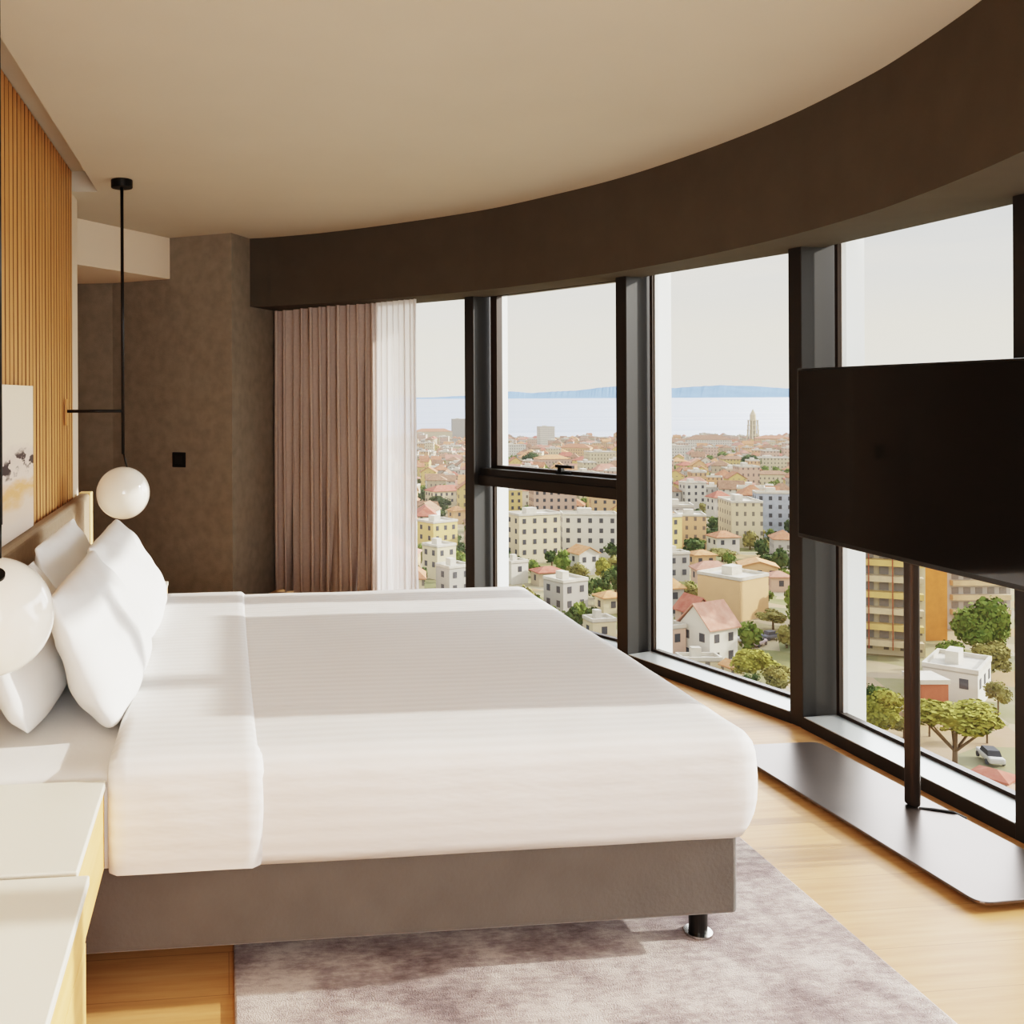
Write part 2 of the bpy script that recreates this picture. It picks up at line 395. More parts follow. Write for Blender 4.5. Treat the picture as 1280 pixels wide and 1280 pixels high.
# painting standing on the headboard
ar = empty('canvas_painting', (WX+.03, 4.0, .95)); tag(ar, 'unframed abstract canvas with beige wash and black strokes above the headboard', 'painting')
bm = bmesh.new(); fs = add_box(bm, (WX+.024, 3.00, .952), (WX+.05, 4.29, 1.548)); uvl = bm.loops.layers.uv.new('UVMap')
for f in bm.faces:
    for l in f.loops: l[uvl].uv = ((l.vert.co.y-3.0)/1.29, (l.vert.co.z-.952)/.596)
under(obj('canvas', bm, M['art']), ar)
hd = empty('headboard', (WX+.03, 3.9, 0)); tag(hd, 'long low taupe upholstered headboard fixed along the slatted wall', 'headboard')
bm = box_bm((WX+.024, 1.0, .10), (-.782, 5.74, .948), .018, 3); under(obj('upholstery', bm, M['headfab'], smooth=False), hd)
bm = box_bm((WX+.024, 5.742, .10), (-.778, 5.84, .95), .004, 2); under(obj('end_cap', bm, M['oakcap']), hd)

# ------------------------------------------------------------------ bed
def rounded_shell(x0, x1, y0, y1, z0, z1, r, step=.035, bulge=0, noise=0, hem=0, seed=1, open_bottom=True, open_x=None, crown=0, rx=None):
    """fine box whose top and vertical edges are rounded, with uv in metres across the profile"""
    bm = bmesh.new()
    nx = max(2, int((x1-x0)/step)); ny = max(2, int((y1-y0)/step)); nz = max(2, int((z1-z0)/step))
    g = {}
    def vert(i, j, k):
        if (i, j, k) not in g: g[(i, j, k)] = bm.verts.new((x0+(x1-x0)*i/nx, y0+(y1-y0)*j/ny, z0+(z1-z0)*k/nz))
        return g[(i, j, k)]
    def quad(a, b, c, d): bm.faces.new((vert(*a), vert(*b), vert(*c), vert(*d)))
    for i in range(nx):
        for j in range(ny):
            quad((i,j,nz),(i+1,j,nz),(i+1,j+1,nz),(i,j+1,nz))
            if not open_bottom: quad((i,j,0),(i,j+1,0),(i+1,j+1,0),(i+1,j,0))
        for k in range(nz):
            quad((i,0,k),(i+1,0,k),(i+1,0,k+1),(i,0,k+1)); quad((i,ny,k),(i,ny,k+1),(i+1,ny,k+1),(i+1,ny,k))
    for j in range(ny):
        for k in range(nz):
            if open_x not in ('lo','both'): quad((0,j,k),(0,j,k+1),(0,j+1,k+1),(0,j+1,k))
            if open_x not in ('hi','both'): quad((nx,j,k),(nx,j+1,k),(nx,j+1,k+1),(nx,j,k+1))
    uvl = bm.loops.layers.uv.new('UVMap')
    for f in bm.faces:
        c = f.calc_center_median()
        for l in f.loops:
            p = l.vert.co; v = p.y
            if abs(c.y-y0) < 1e-4: v = y0-(z1-p.z)
            elif abs(c.y-y1) < 1e-4: v = y1+(z1-p.z)
            l[uvl].uv = (p.x, v)
    from mathutils import noise as mn
    for v in bm.verts:
        p = v.co.copy()
        rX = r if rx is None else rx
        xi0 = x0 + (rX if open_x not in ('lo','both') else 0); xi1 = x1 - (rX if open_x not in ('hi','both') else 0)
        q = Vector((min(max(p.x, xi0), xi1), min(max(p.y, y0+r), y1-r), min(p.z, z1-r) if open_bottom else min(max(p.z, z0+r*.3), z1-r)))
        e = p-q
        if rx is not None: e.x *= r/rX
        if e.length > 1e-6:
            m = max(abs(e.x), abs(e.y), abs(e.z)); e = e.normalized()*min(r, m)
            if rx is not None: e.x *= rX/r
            p = q + e
        h = (p.z-z0)/(z1-z0)
        side = Vector((0,0,0))
        if bulge:
            s = math.sin(max(0,min(1,h))*math.pi)*bulge - hem*(1-min(1,h*3))**2
            dy0 = max(0, 1-(p.y-y0)/.15); dy1 = max(0, 1-(y1-p.y)/.15); dx1 = max(0, 1-(x1-p.x)/.15)
            side = Vector((s*dx1, s*(dy1-dy0), 0))
        if crown:
            cx = (p.x-x0)/(x1-x0); cy = (p.y-y0)/(y1-y0)
            p.z += crown*h*(1-(2*cy-1)**2)*(1-abs(2*cx-1)**3)
        nz_ = mn.noise(Vector((p.x*2.2+seed*7, p.y*2.6, p.z*3)))*noise + mn.noise(Vector((p.x*6+seed*3, p.y*8, p.z*7)))*noise*.35
        n_ = Vector((0,0,1)) if h > .8 else Vector((0, -1 if p.y < (y0+y1)/2 else 1, 0))
        v.co = p + side + n_*nz_
    return bm
bed = empty('double_bed', (.3, 3.44, 0)); tag(bed, 'wide double bed with taupe upholstered base and white sheeted mattress', 'bed')
BY0, BY1, BX0, BX1 = 2.485, 4.395, -.775, 1.355
under(obj('base', box_bm((BX0, BY0, .11), (BX1, BY1, .335), .014, 3), M['base']), bed)
o = under(obj('mattress', rounded_shell(BX0, 1.33, 2.455, 4.42, .338, .565, .05, .05, open_bottom=False, noise=.004), M['bedwhite'], smooth=True), bed)
for (x, yy) in ((1.285, 2.573), (1.285, 4.31), (-.66, 2.573), (-.66, 4.31), (.32, 2.573), (.32, 4.31)):
    if x == .32: continue
    bm = bmesh.new(); add_tube(bm, (x, yy, .022), (x, yy, .115), .025, 24)
    lg = under(obj('leg', bm, M['black']), bed)
    bm = bmesh.new(); add_tube(bm, (x, yy, .0165), (x, yy, .024), .038, 32); f = obj('foot_disc', bm, M['chrome']); f.parent = lg; f.matrix_parent_inverse = lg.matrix_world.inverted()
du = empty('duvet', (.5, 3.44, .6)); tag(du, 'white satin-striped duvet spread over the bed with turned-down end', 'duvet')
bm = rounded_shell(-.285, 1.388, 2.43, 4.445, .332, .618, .06, .03, bulge=.012, hem=.018, noise=.005, seed=2, crown=.006)
o = under(obj('quilt', bm, M['duvet'], smooth=True), du)
sd = o.modifiers.new('thick', 'SOLIDIFY'); sd.thickness = .012; sd.offset = -1
bm = rounded_shell(-.295, .088, 2.418, 4.457, .336, .627, .058, .024, bulge=.012, hem=.004, noise=.005, seed=2, crown=.005, rx=.018)
# the fold keeps only a soft lip at its edge
o = under(obj('turned_down_sheet', bm, M['duvet'], smooth=True), du)

def pillow(name, y0, y1, bot, top, thick, label, seed):
    """seam plane from bot=(x,z) to top=(x,z), spanning y0..y1"""
    from mathutils import noise as mn
    w = (y1-y0)/2; bx, bz = bot; tx, tz = top; H = math.hypot(tx-bx, tz-bz)/2
    up = Vector((tx-bx, 0, tz-bz)).normalized(); nrm = Vector((up.z, 0, -up.x)); c = Vector(((bx+tx)/2, (y0+y1)/2, (bz+tz)/2))
    N = 34; bm = bmesh.new(); layers = []
    for sgn in (1, -1):
        rows = []
        for i in range(N+1):
            row = []
            for j in range(N+1):
                a = -1+2*i/N; b = -1+2*j/N
                a = math.sin(a*math.pi/2)*.5+a*.5; b = math.sin(b*math.pi/2)*.5+b*.5
                k = max(0, (1-abs(a)**3.2))*max(0, (1-abs(b)**3.2)); T = thick*k**.62
                pinch_a = 1-.045*abs(b)**5-.012*(1-b*b); pinch_b = 1-.05*abs(a)**5-.02*(1-a*a)
                if b < -.5: pinch_a -= .10*(-b-.5)*abs(a)**6; pinch_b -= .05*abs(a)**6
                if b > .55 and abs(a) > .75: pinch_a += .05*(b-.55); pinch_b += .09*(abs(a)-.75)
                wr = mn.noise(Vector((a*2.1+seed*5, b*2.3+sgn, seed)))*.013*k**.4 + mn.noise(Vector((a*6+seed, b*5, seed*2)))*.006*k**.3
                fold = .010*math.sin((abs(a)+abs(b))*9+seed)*max(0, abs(a)*abs(b)-.35)
                sag = .55+.45*(1-(b*.5+.5))           # fuller at the bottom
                p = c + Vector((0, 1, 0))*(a*w*pinch_a) + up*(b*H*pinch_b) + nrm*(sgn*(T*(.72+.28*(1-b)*.8)+wr+fold))
                edge = i in (0, N) or j in (0, N)
                if edge: p = c + Vector((0, 1, 0))*(a*w*pinch_a) + up*(b*H*pinch_b) + nrm*(mn.noise(Vector((a*3+seed, b*3, 0)))*.012)
                if edge and sgn == -1: row.append(layers[0][i][j])
                else: row.append(bm.verts.new(p))
            rows.append(row)
        layers.append(rows)
        for i in range(N):
            for j in range(N):
                q = (rows[i][j], rows[i+1][j], rows[i+1][j+1], rows[i][j+1])
                try: bm.faces.new(q)
                except ValueError: pass
    o = obj(name, bm, M['pillow'], smooth=True)
    s = o.modifiers.new('soft', 'SUBSURF'); s.levels = 1; s.render_levels = 1
    return tag(o, label, 'pillow', 'white pillows on the bed')
pillow('pillow', 2.66, 3.50, (-.528, .580), (-.668, .940), .088, 'back-row white pillow against headboard, behind the near round lamp', 1)
pillow('pillow', 3.46, 4.32, (-.528, .580), (-.660, .985), .088, 'back-row white pillow against headboard, at the end further from nearest nightstand', 2)
pillow('pillow', 2.67, 3.53, (-.305, .582), (-.475, .968), .102, 'front-row plump white pillow closest to the nearest nightstand', 3)
pillow('pillow', 3.50, 4.36, (-.295, .582), (-.485, .975), .102, 'front-row white pillow with pointed corner below the far globe lamp', 4)

# ------------------------------------------------------------------ nightstands and cabinet
def nightstand(y0, y1, label):
    r = empty('nightstand', (-.5, (y0+y1)/2, .35)); tag(r, label, 'nightstand')
    under(obj('top', box_bm((-.7815, y0, .548), (-.296, y1, .566), .003), M['ntop']), r)
    under(obj('case', box_bm((-.7815, y0+.006, .352), (-.318, y1-.006, .547), .003), M['oak']), r)
    under(obj('drawer', box_bm((-.316, y0+.004, .356), (-.300, y1-.004, .542), .002), M['oak']), r)
    return r
nightstand(1.972, 2.435, 'wall-hung oak nightstand with pale top, between cabinet and near side of bed')
nightstand(4.50, 5.02, 'small pale-topped nightstand beyond the bed, mostly hidden behind the pillows')
cb = empty('low_cabinet', (-.5, 1.4, 0)); tag(cb, 'low oak cabinet with pale top in the near corner, next to the nightstand', 'cabinet')
under(obj('top', box_bm((-.779, .72, .546), (-.270, 1.955, .566), .003), M['ntop']), cb)
under(obj('case', box_bm((-.779, .735, .0), (-.296, 1.945, .545)), M['oak']), cb)
for z0, z1 in ((.445, .541), (.012, .441)):
    under(obj('drawer' if z0 > .1 else 'door', box_bm((-.294, .74, z0), (-.276, 1.943, z1), .0015), M['oak']), cb)

# ------------------------------------------------------------------ globe pendants
def pendant(y, label, cap, x=-.55, gz_=.987):
    r = empty('pendant_lamp', (x, y, ZC)); tag(r, label, 'lamp', 'globe pendant lamps beside the bed')
    P = lambda n, b, m, s=True: under(obj(n, b, m, smooth=s), r)
    edge_bevel(P('canopy', tube_bm((x, y, ZC-.045), (x, y, ZC-.001), .057, 40), M['black'], False), .004)
    P('rod', tube_bm((x, y, 1.195), (x, y, ZC-.04), .0085, 16), M['black'])
    P('wall_arm', tube_bm((WX+.023, y, 1.425), (x+.002, y, 1.425), .0085, 16), M['black'])
    P('wall_plate', box_bm((WX+.0225, y-.018, 1.35), (WX+.03, y+.018, 1.49), .003), M['slat'], False)
    P('stem', tube_bm((x+.001, y, 1.205), (x+(.0 if cap else .02), y, gz_+.135), .0055, 12), M['black'])
    P('globe', sphere_bm((x-(.014 if cap else 0), y, gz_), .14, 64, 40), M['opal'])
    if cap:
        dvec = Vector((.18, -.576, .797)).normalized(); c = Vector((x-.014, y, gz_))
        P('cap', tube_bm(c+dvec*.134, c+dvec*.146, .020, 32), M['black'], False)
pendant(2.42, 'large opal globe pendant on black rod, hanging over the nearest nightstand', True, -.543, .976)
pendant(5.32, 'opal globe pendant hanging beyond the bed, black rod braced by a wall arm', False)

# ------------------------------------------------------------------ switch plate
b0, b1 = Vector((.039, 6.98)), Vector((-.407, 7.246)); dd = (b1-b0).normalized(); nn = Vector((-dd.y, dd.x))
if nn.y > 0: nn = -nn
best = min((abs(col_of(*(b0+dd*t*.001))-224), t*.001) for t in range(0, 900))[1]
p = b0+dd*best; D = depth(*p); z = EYE-(577-hor(224))*D/F
sw = empty('wall_switch', (p.x, p.y, z)); tag(sw, 'square black switch plate on the dark taupe wall', 'switch')
Ms = Matrix(((dd.x, nn.x, 0, p.x), (dd.y, nn.y, 0, p.y), (0, 0, 1, z), (0, 0, 0, 1)))
under(obj('plate', box_bm((-.056, .001, -.054), (.056, .012, .054), .004, 2, Ms), M['black']), sw)
under(obj('rocker', box_bm((-.03, .012, -.03), (.03, .016, .03), .002, 2, Ms), M['bezel']), sw)

# ------------------------------------------------------------------ rug
bm = box_bm((.013, 1.1, .001), (1.708, 4.95, .016), .006, 2)
tag(obj('area_rug', bm, M['rug']), 'mottled grey-mauve area rug lying under the bed on oak floor', 'rug')

# ------------------------------------------------------------------ television and stand
tv = empty('television', (2.40, 3.268, 1.25)); tag(tv, 'large flat black television with dark glossy screen in front of the windows', 'television')
under(obj('back_shell', box_bm((2.397, 2.655, .902), (2.403, 3.883, 1.604), .006, 2), M['bezel']), tv)
under(obj('bezel', box_bm((2.389, 2.652, .900), (2.398, 3.886, 1.606), .003, 2), M['bezel']), tv)
under(obj('screen', box_bm((2.3865, 2.662, .918), (2.3892, 3.876, 1.597)), M['screen']), tv)
under(obj('mount', box_bm((2.4032, 3.15, 1.05), (2.4048, 3.39, 1.45), .0), M['black']), tv)
st = empty('television_stand', (2.40, 3.246, 0)); tag(st, 'floor stand of dark bronze base plate and slim pole under the television', 'stand')
def rrect(pts, r=.045, n=6):
    out = []; m = len(pts)
    for i in range(m):
        p, a, b = Vector(pts[i]), Vector(pts[i-1]), Vector(pts[(i+1) % m]); da = (a-p).normalized(); db = (b-p).normalized()
        for k in range(n+1):
            t = k/n; q0 = p+da*r; q1 = p+db*r
            out.append((1-t)**2*q0+2*t*(1-t)*p+t*t*q1)
    return out
pl = rrect([(2.06, 3.89), (2.478, 3.895), (2.565, 2.62), (2.148, 2.60)])
o = under(obj('base_plate', prism_bm(pl, .022, .032), M['bronze']), st); edge_bevel(o, .003)
bm = bmesh.new(); add_prism(bm, rrect([(2.14, 3.80), (2.42, 3.80), (2.49, 2.70), (2.21, 2.69)]), .0, .023); under(obj('plinth', bm, M['black']), st)
bm = box_bm((2.405, 3.221, .032), (2.443, 3.271, 1.4), .012, 3); under(obj('pole', bm, M['pole']), st)
bm = bmesh.new(); pts = [(2.43,3.22,.034),(2.47,3.20,.036),(2.52,3.17,.036),(2.555,3.15,.02)]
for a_, b_ in zip(pts, pts[1:]): add_tube(bm, a_, b_, .004, 8)
under(obj('cable', bm, M['black']), st)

# ================================================================== outside: terrain, sea, islands, city
PROF = [(20,-36),(60,-38),(100,-40.5),(150,-43),(200,-44.6),(300,-47.5),(400,-50),(500,-52.5),(700,-57),(1000,-65),(1350,-74),(1700,-79),(2200,-81),(99999,-95)]
def gz(D):
    for (a, za), (b, zb_) in zip(PROF, PROF[1:]):
        if D <= b: return za+(zb_-za)*(D-a)/(b-a)
    return -80
def gv(D, u=800): return hor(u)+F*(EYE-gz(D))/D
def gD(v, u):
    lo, hi = 40., 1900.
    for _ in range(50):
        m = (lo+hi)/2
        if gv(m, u) > v: lo = m
        else: hi = m
    return lo
def ground_mat():
    g = NT('city_ground'); v = g.coords('Object')
    a = g.noise(v, .02, 6, .65); b = g.noise(v, .11, 5, .6)
    vo = g.n('TexVoronoi'); vo.inputs['Scale'].default_value = .11; g.l(v, vo.inputs['Vector']); sp = g.n('SeparateColor'); g.l(vo.outputs['Color'], sp.inputs[0])
    yard = g.ramp(sp.outputs[0], [(.0, (96, 112, 62)), (.25, (132, 138, 84)), (.4, (214, 196, 168)), (.55, (206, 150, 114)), (.68, (222, 210, 190)), (.8, (170, 160, 150)), (.9, (120, 128, 76)), (1, (226, 170, 132))])
    c = g.ramp(a, [(.38, (98, 108, 64)), (.5, (150, 142, 104)), (.58, (158, 148, 132)), (.7, (104, 112, 66))])
    c = g.mix(.45, c, yard); c = g.mix(g.math('MULTIPLY', b, .3), c, (176, 160, 132)); g.l(c, g.b.inputs['Base Color']); g.b.inputs['Roughness'].default_value = .95
    g.b.inputs['Specular IOR Level'].default_value = .1
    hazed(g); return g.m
bm = bmesh.new(); Ds = [20,40,60,80,100,125,150,200,250,300,400,500,600,700,850,1000,1200,1350,1500,1700,1900]; rows = []
for D in Ds: rows.append([bm.verts.new((*ray(CX+F*k/10, D).xy, gz(D))) for k in range(-25, 26)])
for i in range(len(Ds)-1):
    for j in range(50): bm.faces.new((rows[i][j], rows[i][j+1], rows[i+1][j+1], rows[i+1][j]))
struct(obj('terrain', bm, ground_mat()))
def sea_mat():
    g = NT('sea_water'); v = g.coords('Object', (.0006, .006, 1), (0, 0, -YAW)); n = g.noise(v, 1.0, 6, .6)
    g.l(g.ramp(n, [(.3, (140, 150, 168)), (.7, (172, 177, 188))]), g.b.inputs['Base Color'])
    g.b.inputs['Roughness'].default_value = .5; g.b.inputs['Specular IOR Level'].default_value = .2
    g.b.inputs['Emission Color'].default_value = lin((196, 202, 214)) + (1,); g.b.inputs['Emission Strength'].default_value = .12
    return g.m
bm = bmesh.new(); c0 = [ray(CX+F*k, D) for D, k in ((1600,-3),(1600,3),(45000,3),(45000,-3))]
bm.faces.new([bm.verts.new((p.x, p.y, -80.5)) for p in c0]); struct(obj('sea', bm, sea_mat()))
M['isle'] = mat('hazy_island', (118, 140, 168), .95, spec=0, noise=.06, nscale=.002, emit=.22)  # distance haze put into the colour: blue tint and slight glow
def island(D, prof, base=-84):
    bm = bmesh.new(); f, bk = [], []
    for u, h in prof:
        p = ray(u, D); q = ray(u, D+1500); z = h*D/F
        f.append((bm.verts.new((p.x, p.y, base)), bm.verts.new((q.x, q.y, base+z))))
    for a_, b_ in zip(f, f[1:]): bm.faces.new((a_[0], b_[0], b_[1], a_[1]))
    return bm
r = random.Random(2)
def ridge(pts):
    out = []
    for (u0, h0), (u1, h1) in zip(pts, pts[1:]):
        for k in range(8): t = k/8; out.append((u0+(u1-u0)*t, max(0, h0+(h1-h0)*t+r.uniform(-.3,.3))))
    out.append(pts[-1]); return out
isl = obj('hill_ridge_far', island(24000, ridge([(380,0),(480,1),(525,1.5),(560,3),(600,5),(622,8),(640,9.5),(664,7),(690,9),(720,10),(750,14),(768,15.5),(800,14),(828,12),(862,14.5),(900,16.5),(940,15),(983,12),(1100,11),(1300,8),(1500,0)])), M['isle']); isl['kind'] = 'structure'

# --- building materials: plaster with a grid of small windows in the facade's own uv
def plaster(name, rgb, wins=True, du=2.5, dv=2.9, dark=(110, 106, 106)):
    g = NT(name); uv = g.n('UVMap'); sp = g.n('SeparateXYZ'); g.l(uv.outputs['UV'], sp.inputs[0])
    v = g.coords('Object'); n = g.noise(v, .35, 4)
    c = g.mix(g.math('MULTIPLY', n, .4), rgb, tuple(int(k*.84) for k in rgb))
    if wins:
        fu = g.math('FRACT', g.math('DIVIDE', sp.outputs['X'], du)); fv = g.math('FRACT', g.math('DIVIDE', sp.outputs['Y'], dv))
        m = g.math('MULTIPLY', g.math('MULTIPLY', g.math('GREATER_THAN', fu, .34), g.math('LESS_THAN', fu, .66)), g.math('MULTIPLY', g.math('GREATER_THAN', fv, .34), g.math('LESS_THAN', fv, .78)))
        c = g.mix(g.math('MULTIPLY', m, .85), c, dark)
    g.l(c, g.b.inputs['Base Color']); g.b.inputs['Roughness'].default_value = .9; g.b.inputs['Specular IOR Level'].default_value = .15
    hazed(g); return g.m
WALLC = {'cream': (240, 226, 196), 'yellow': (240, 214, 150), 'white': (240, 236, 228), 'pink': (232, 200, 184), 'grey': (202, 198, 194), 'peach': (240, 200, 160), 'stone': (216, 200, 176)}
WM = {k: plaster('plaster_'+k, v) for k, v in WALLC.items()}
WMP = {k: plaster('plain_'+k, v, False) for k, v in WALLC.items()}
def rooftile(name, a, b):
    g = NT(name); v = g.coords('Object'); n = g.noise(v, .8, 4); w = g.noise(g.coords('Object', (6, 1, 1)), 2, 2)
    c = g.ramp(n, [(.3, a), (.7, b)]); g.l(g.mix(g.math('MULTIPLY', w, .3), c, tuple(int(k*.8) for k in a)), g.b.inputs['Base Color'])
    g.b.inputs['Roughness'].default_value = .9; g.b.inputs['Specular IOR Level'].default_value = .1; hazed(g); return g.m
RM = {'terracotta': rooftile('roof_terracotta', (190, 128, 100), (214, 160, 130)), 'orange': rooftile('roof_orange', (212, 150, 108), (232, 182, 142)),
      'red': rooftile('roof_red', (190, 112, 98), (212, 144, 126)), 'brown': rooftile('roof_brown', (158, 122, 102), (190, 154, 128)), 'pink': rooftile('roof_pink', (206, 148, 132), (226, 176, 158))}
def outdoor(name, rgb, noise=.06, nscale=.6):
    g = NT(name); n = g.noise(g.coords('Object'), nscale, 4)
    g.l(g.ramp(n, [(.3, tuple(int(k*(1-noise*1.5)) for k in rgb)), (.7, rgb)]), g.b.inputs['Base Color']); g.b.inputs['Roughness'].default_value = .9; g.b.inputs['Specular IOR Level'].default_value = .15
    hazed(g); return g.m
M['flatroof'] = outdoor('flat_roof', (236, 230, 220))
M['winpane'] = outdoor('house_window', (98, 98, 104))
M['orangepanel'] = outdoor('orange_render', (246, 166, 98))
M['balcony'] = outdoor('balcony_rail', (232, 212, 180))
M['redline'] = outdoor('balcony_divider', (186, 104, 78))
M['softpane'] = outdoor('faded_window', (158, 152, 148))
M['yellowrail'] = outdoor('yellow_rail', (240, 206, 140))
M['brick'] = outdoor('red_plaster', (204, 126, 102))
M['bluewall'] = outdoor('blue_grey_cladding', (196, 206, 224))

def walls_bm(w, d, h, gable=0, sink=6):
    bm = bmesh.new(); uvl = bm.loops.layers.uv.new('UVMap'); x, y = w/2, d/2
    def face(ps, us):
        f = bm.faces.new([bm.verts.new(p) for p in ps])
        for l, u in zip(f.loops, us): l[uvl].uv = u
    for (ax, ay), (bx_, by_), ln in (((-x,-y),(x,-y),w), ((x,-y),(x,y),d), ((x,y),(-x,y),w), ((-x,y),(-x,-y),d)):
        u0 = -(ln % 2.9)/2
        face([(ax,ay,-sink),(bx_,by_,-sink),(bx_,by_,h),(ax,ay,h)], [(u0,-sink),(u0+ln,-sink),(u0+ln,h),(u0,h)])
    if gable:
        for yy in (-y, y): face([(-x,yy,h),(x,yy,h),(0,yy,h+gable)], [(.1,.1)]*3)
    else: face([(-x,-y,h),(x,-y,h),(x,y,h),(-x,y,h)], [(.1,.1)]*4)
    return bm
def roof_bm(kind, w, d, h, rise):
    bm = bmesh.new(); e = .45; x, y = w/2+e, d/2+e; zb_ = h-.12
    if kind == 'flat':
        t = .25; add_box(bm, (-w/2-.1,-d/2-.1,h), (w/2+.1,d/2+.1,h+.12))
        for lo, hi in (((-w/2-.1,-d/2-.1,h),(w/2+.1,-d/2+t,h+.7)), ((-w/2-.1,d/2-t,h),(w/2+.1,d/2+.1,h+.7)), ((-w/2-.1,-d/2+t,h),(-w/2+t,d/2-t,h+.7)), ((w/2-t,-d/2+t,h),(w/2+.1,d/2-t,h+.7))): add_box(bm, lo, hi)
        add_box(bm, (-w*.2, -d*.1, h), (w*.05, d*.25, h+1.9))
        return bm
    if kind == 'gable':
        ps = [(-x,-y,zb_),(x,-y,zb_),(x,y,zb_),(-x,y,zb_),(0,-y,h+rise+.1),(0,y,h+rise+.1)]; fs = [(0,4,5,3),(1,2,5,4)]
    else:
        k = max(.1, (d-w)/2) if d > w else .1
        if d > w: ps = [(-x,-y,zb_),(x,-y,zb_),(x,y,zb_),(-x,y,zb_),(0,-k,h+rise),(0,k,h+rise)]
        else:
            k = max(.1, (w-d)/2); ps = [(-x,-y,zb_),(x,-y,zb_),(x,y,zb_),(-x,y,zb_),(-k,0,h+rise),(k,0,h+rise)]
        fs = [(0,4,5,3),(1,2,5,4),(0,1,4),(2,3,5)] if d > w else [(0,1,5,4),(2,3,4,5),(1,2,5),(3,0,4)]
    v = [bm.verts.new(p) for p in ps]
    for f in fs: bm.faces.new([v[i] for i in f])
    ret = bmesh.ops.extrude_face_region(bm, geom=list(bm.faces)); bmesh.ops.translate(bm, vec=(0,0,.22), verts=[q for q in ret['geom'] if isinstance(q, bmesh.types.BMVert)])
    return bm
WIN = {}
def win_mesh(w, h, mm='winpane'):
    k = (w, h, mm)
    if k not in WIN:
        bm = box_bm((-w/2, -.06, 0), (w/2, .03, h)); me = bpy.data.meshes.new('window'); bm.to_mesh(me); bm.free(); me.materials.append(M[mm]); WIN[k] = me
    return WIN[k]
placed = []; rects = []
def clear(u, D, rpx):
    """slide along the line of sight until the plot is free"""
    for k in (0, 1, -1, 2, -2, 3, -3, 4, -4, 5, -5, 6, -6, 7, -7, 8, -8):
        d = D*(1+.022*k); p = ray(u, d)
        if all((p.x-a)**2+(p.y-b)**2 > ((c+rpx*d/F)*.92)**2 for a, b, c in placed): return d
    return D
def hides(u, D, w, h):
    """would a thing of w x h metres here stand in front of one of the buildings already set?"""
    a, b = u-w*F/D/2, u+w*F/D/2; vb = gv(D, u); vt = vb-h*F/D
    for r0, r1, t, bt, dd in rects:
        if dd > D*1.01:
            ov = max(0, min(b, r1)-max(a, r0))*max(0, min(vb, bt)-max(vt, t))
            if ov > .12*(r1-r0)*(bt-t): return True
    return False
def building(u, vb, wpx, hpx, kind, wall, roof, yaw, dr, label, group=None, windows=True, name=None, rise=.22, D=None, roof_mat=None, cat=None, wall_mat=None):
    D = D or gD(vb, u); D = clear(u, D, wpx*.42); p = ray(u, D); zz = gz(D)
    wm = wpx*D/F; yr = R(yaw); c, s = abs(math.cos(yr)), abs(math.sin(yr)); w = wm/(c+s*dr); d = w*dr; h = hpx*D/F
    face_yaw = -math.atan2(p.x, p.y) + yr
    p = p + Vector((math.sin(-0)*0, 0, 0))
    nm = name or ('apartment_block' if h > 11 else 'house')
    o = empty(nm, (p.x, p.y, zz), face_yaw); tag(o, label, cat or ('building' if h > 11 else 'house'), group)
    wh = h if kind == 'flat' else h*(1-rise)
    g = h*rise if kind == 'gable' else 0
    obj('walls', walls_bm(w, d, wh, g), wall_mat or (WMP[wall] if windows else WM[wall]), o)
    obj('roof', roof_bm(kind, w, d, wh, h*rise), roof_mat or (M['flatroof'] if kind == 'flat' else RM[roof]), o)
    if windows:
        fl = max(1, int(wh/3.0)); n = 0
        for side in (0, 1):
            ln = w if side == 0 else d; nc = max(1, min(7, int(ln/2.8)))
            sidew = -1 if yaw > 0 else 1       # the flank that turns toward the hotel
            for f in range(min(fl, 6)):
                for k in range(nc):
                    if n >= 60: break
                    q = bpy.data.objects.new('window', win_mesh(1.1, 1.4)); t = (k+.5)/nc*ln-ln/2
                    if side == 0: q.location = (t, -d/2, wh-2.2-f*3.0)
                    else: q.location = (sidew*w/2, t, wh-2.2-f*3.0); q.rotation_euler = (0, 0, R(90))
                    link(q, o); n += 1
    placed.append((p.x, p.y, math.hypot(w, d)*.5)); rects.append((u-wpx/2, u+wpx/2, vb-hpx, vb, D))
    return o
B = building
# first pane, beside the sheer curtain
B(556, 634, 50, 27, 'hip', 'cream', 'red', 28, .5, 'cream four-storey block with pinkish-red roof beside the sheer curtain')
B(546, 694, 50, 42, 'flat', 'yellow', None, 40, .8, 'yellow flat-roofed block with shaded grey side, right of the sheer curtain')
B(548, 722, 42, 40, 'flat', 'cream', None, 42, .9, 'cream cube-shaped house in front of the yellow block, first pane')
B(566, 748, 44, 40, 'flat', 'grey', None, 38, .8, 'grey flat-roofed block lowest in the first pane above the bed')
B(541, 552, 48, 16, 'hip', 'cream', 'terracotta', 5, .4, 'long low cream building with terracotta roof near the sea, first pane', windows=False)
B(573, 549, 18, 25, 'flat', 'grey', None, 10, .6, 'dark grey slab tower against the sea, first pane', windows=False)
B(570, 655, 22, 22, 'hip', 'peach', 'orange', 30, .8, 'peach house with orange roof left of first window post')
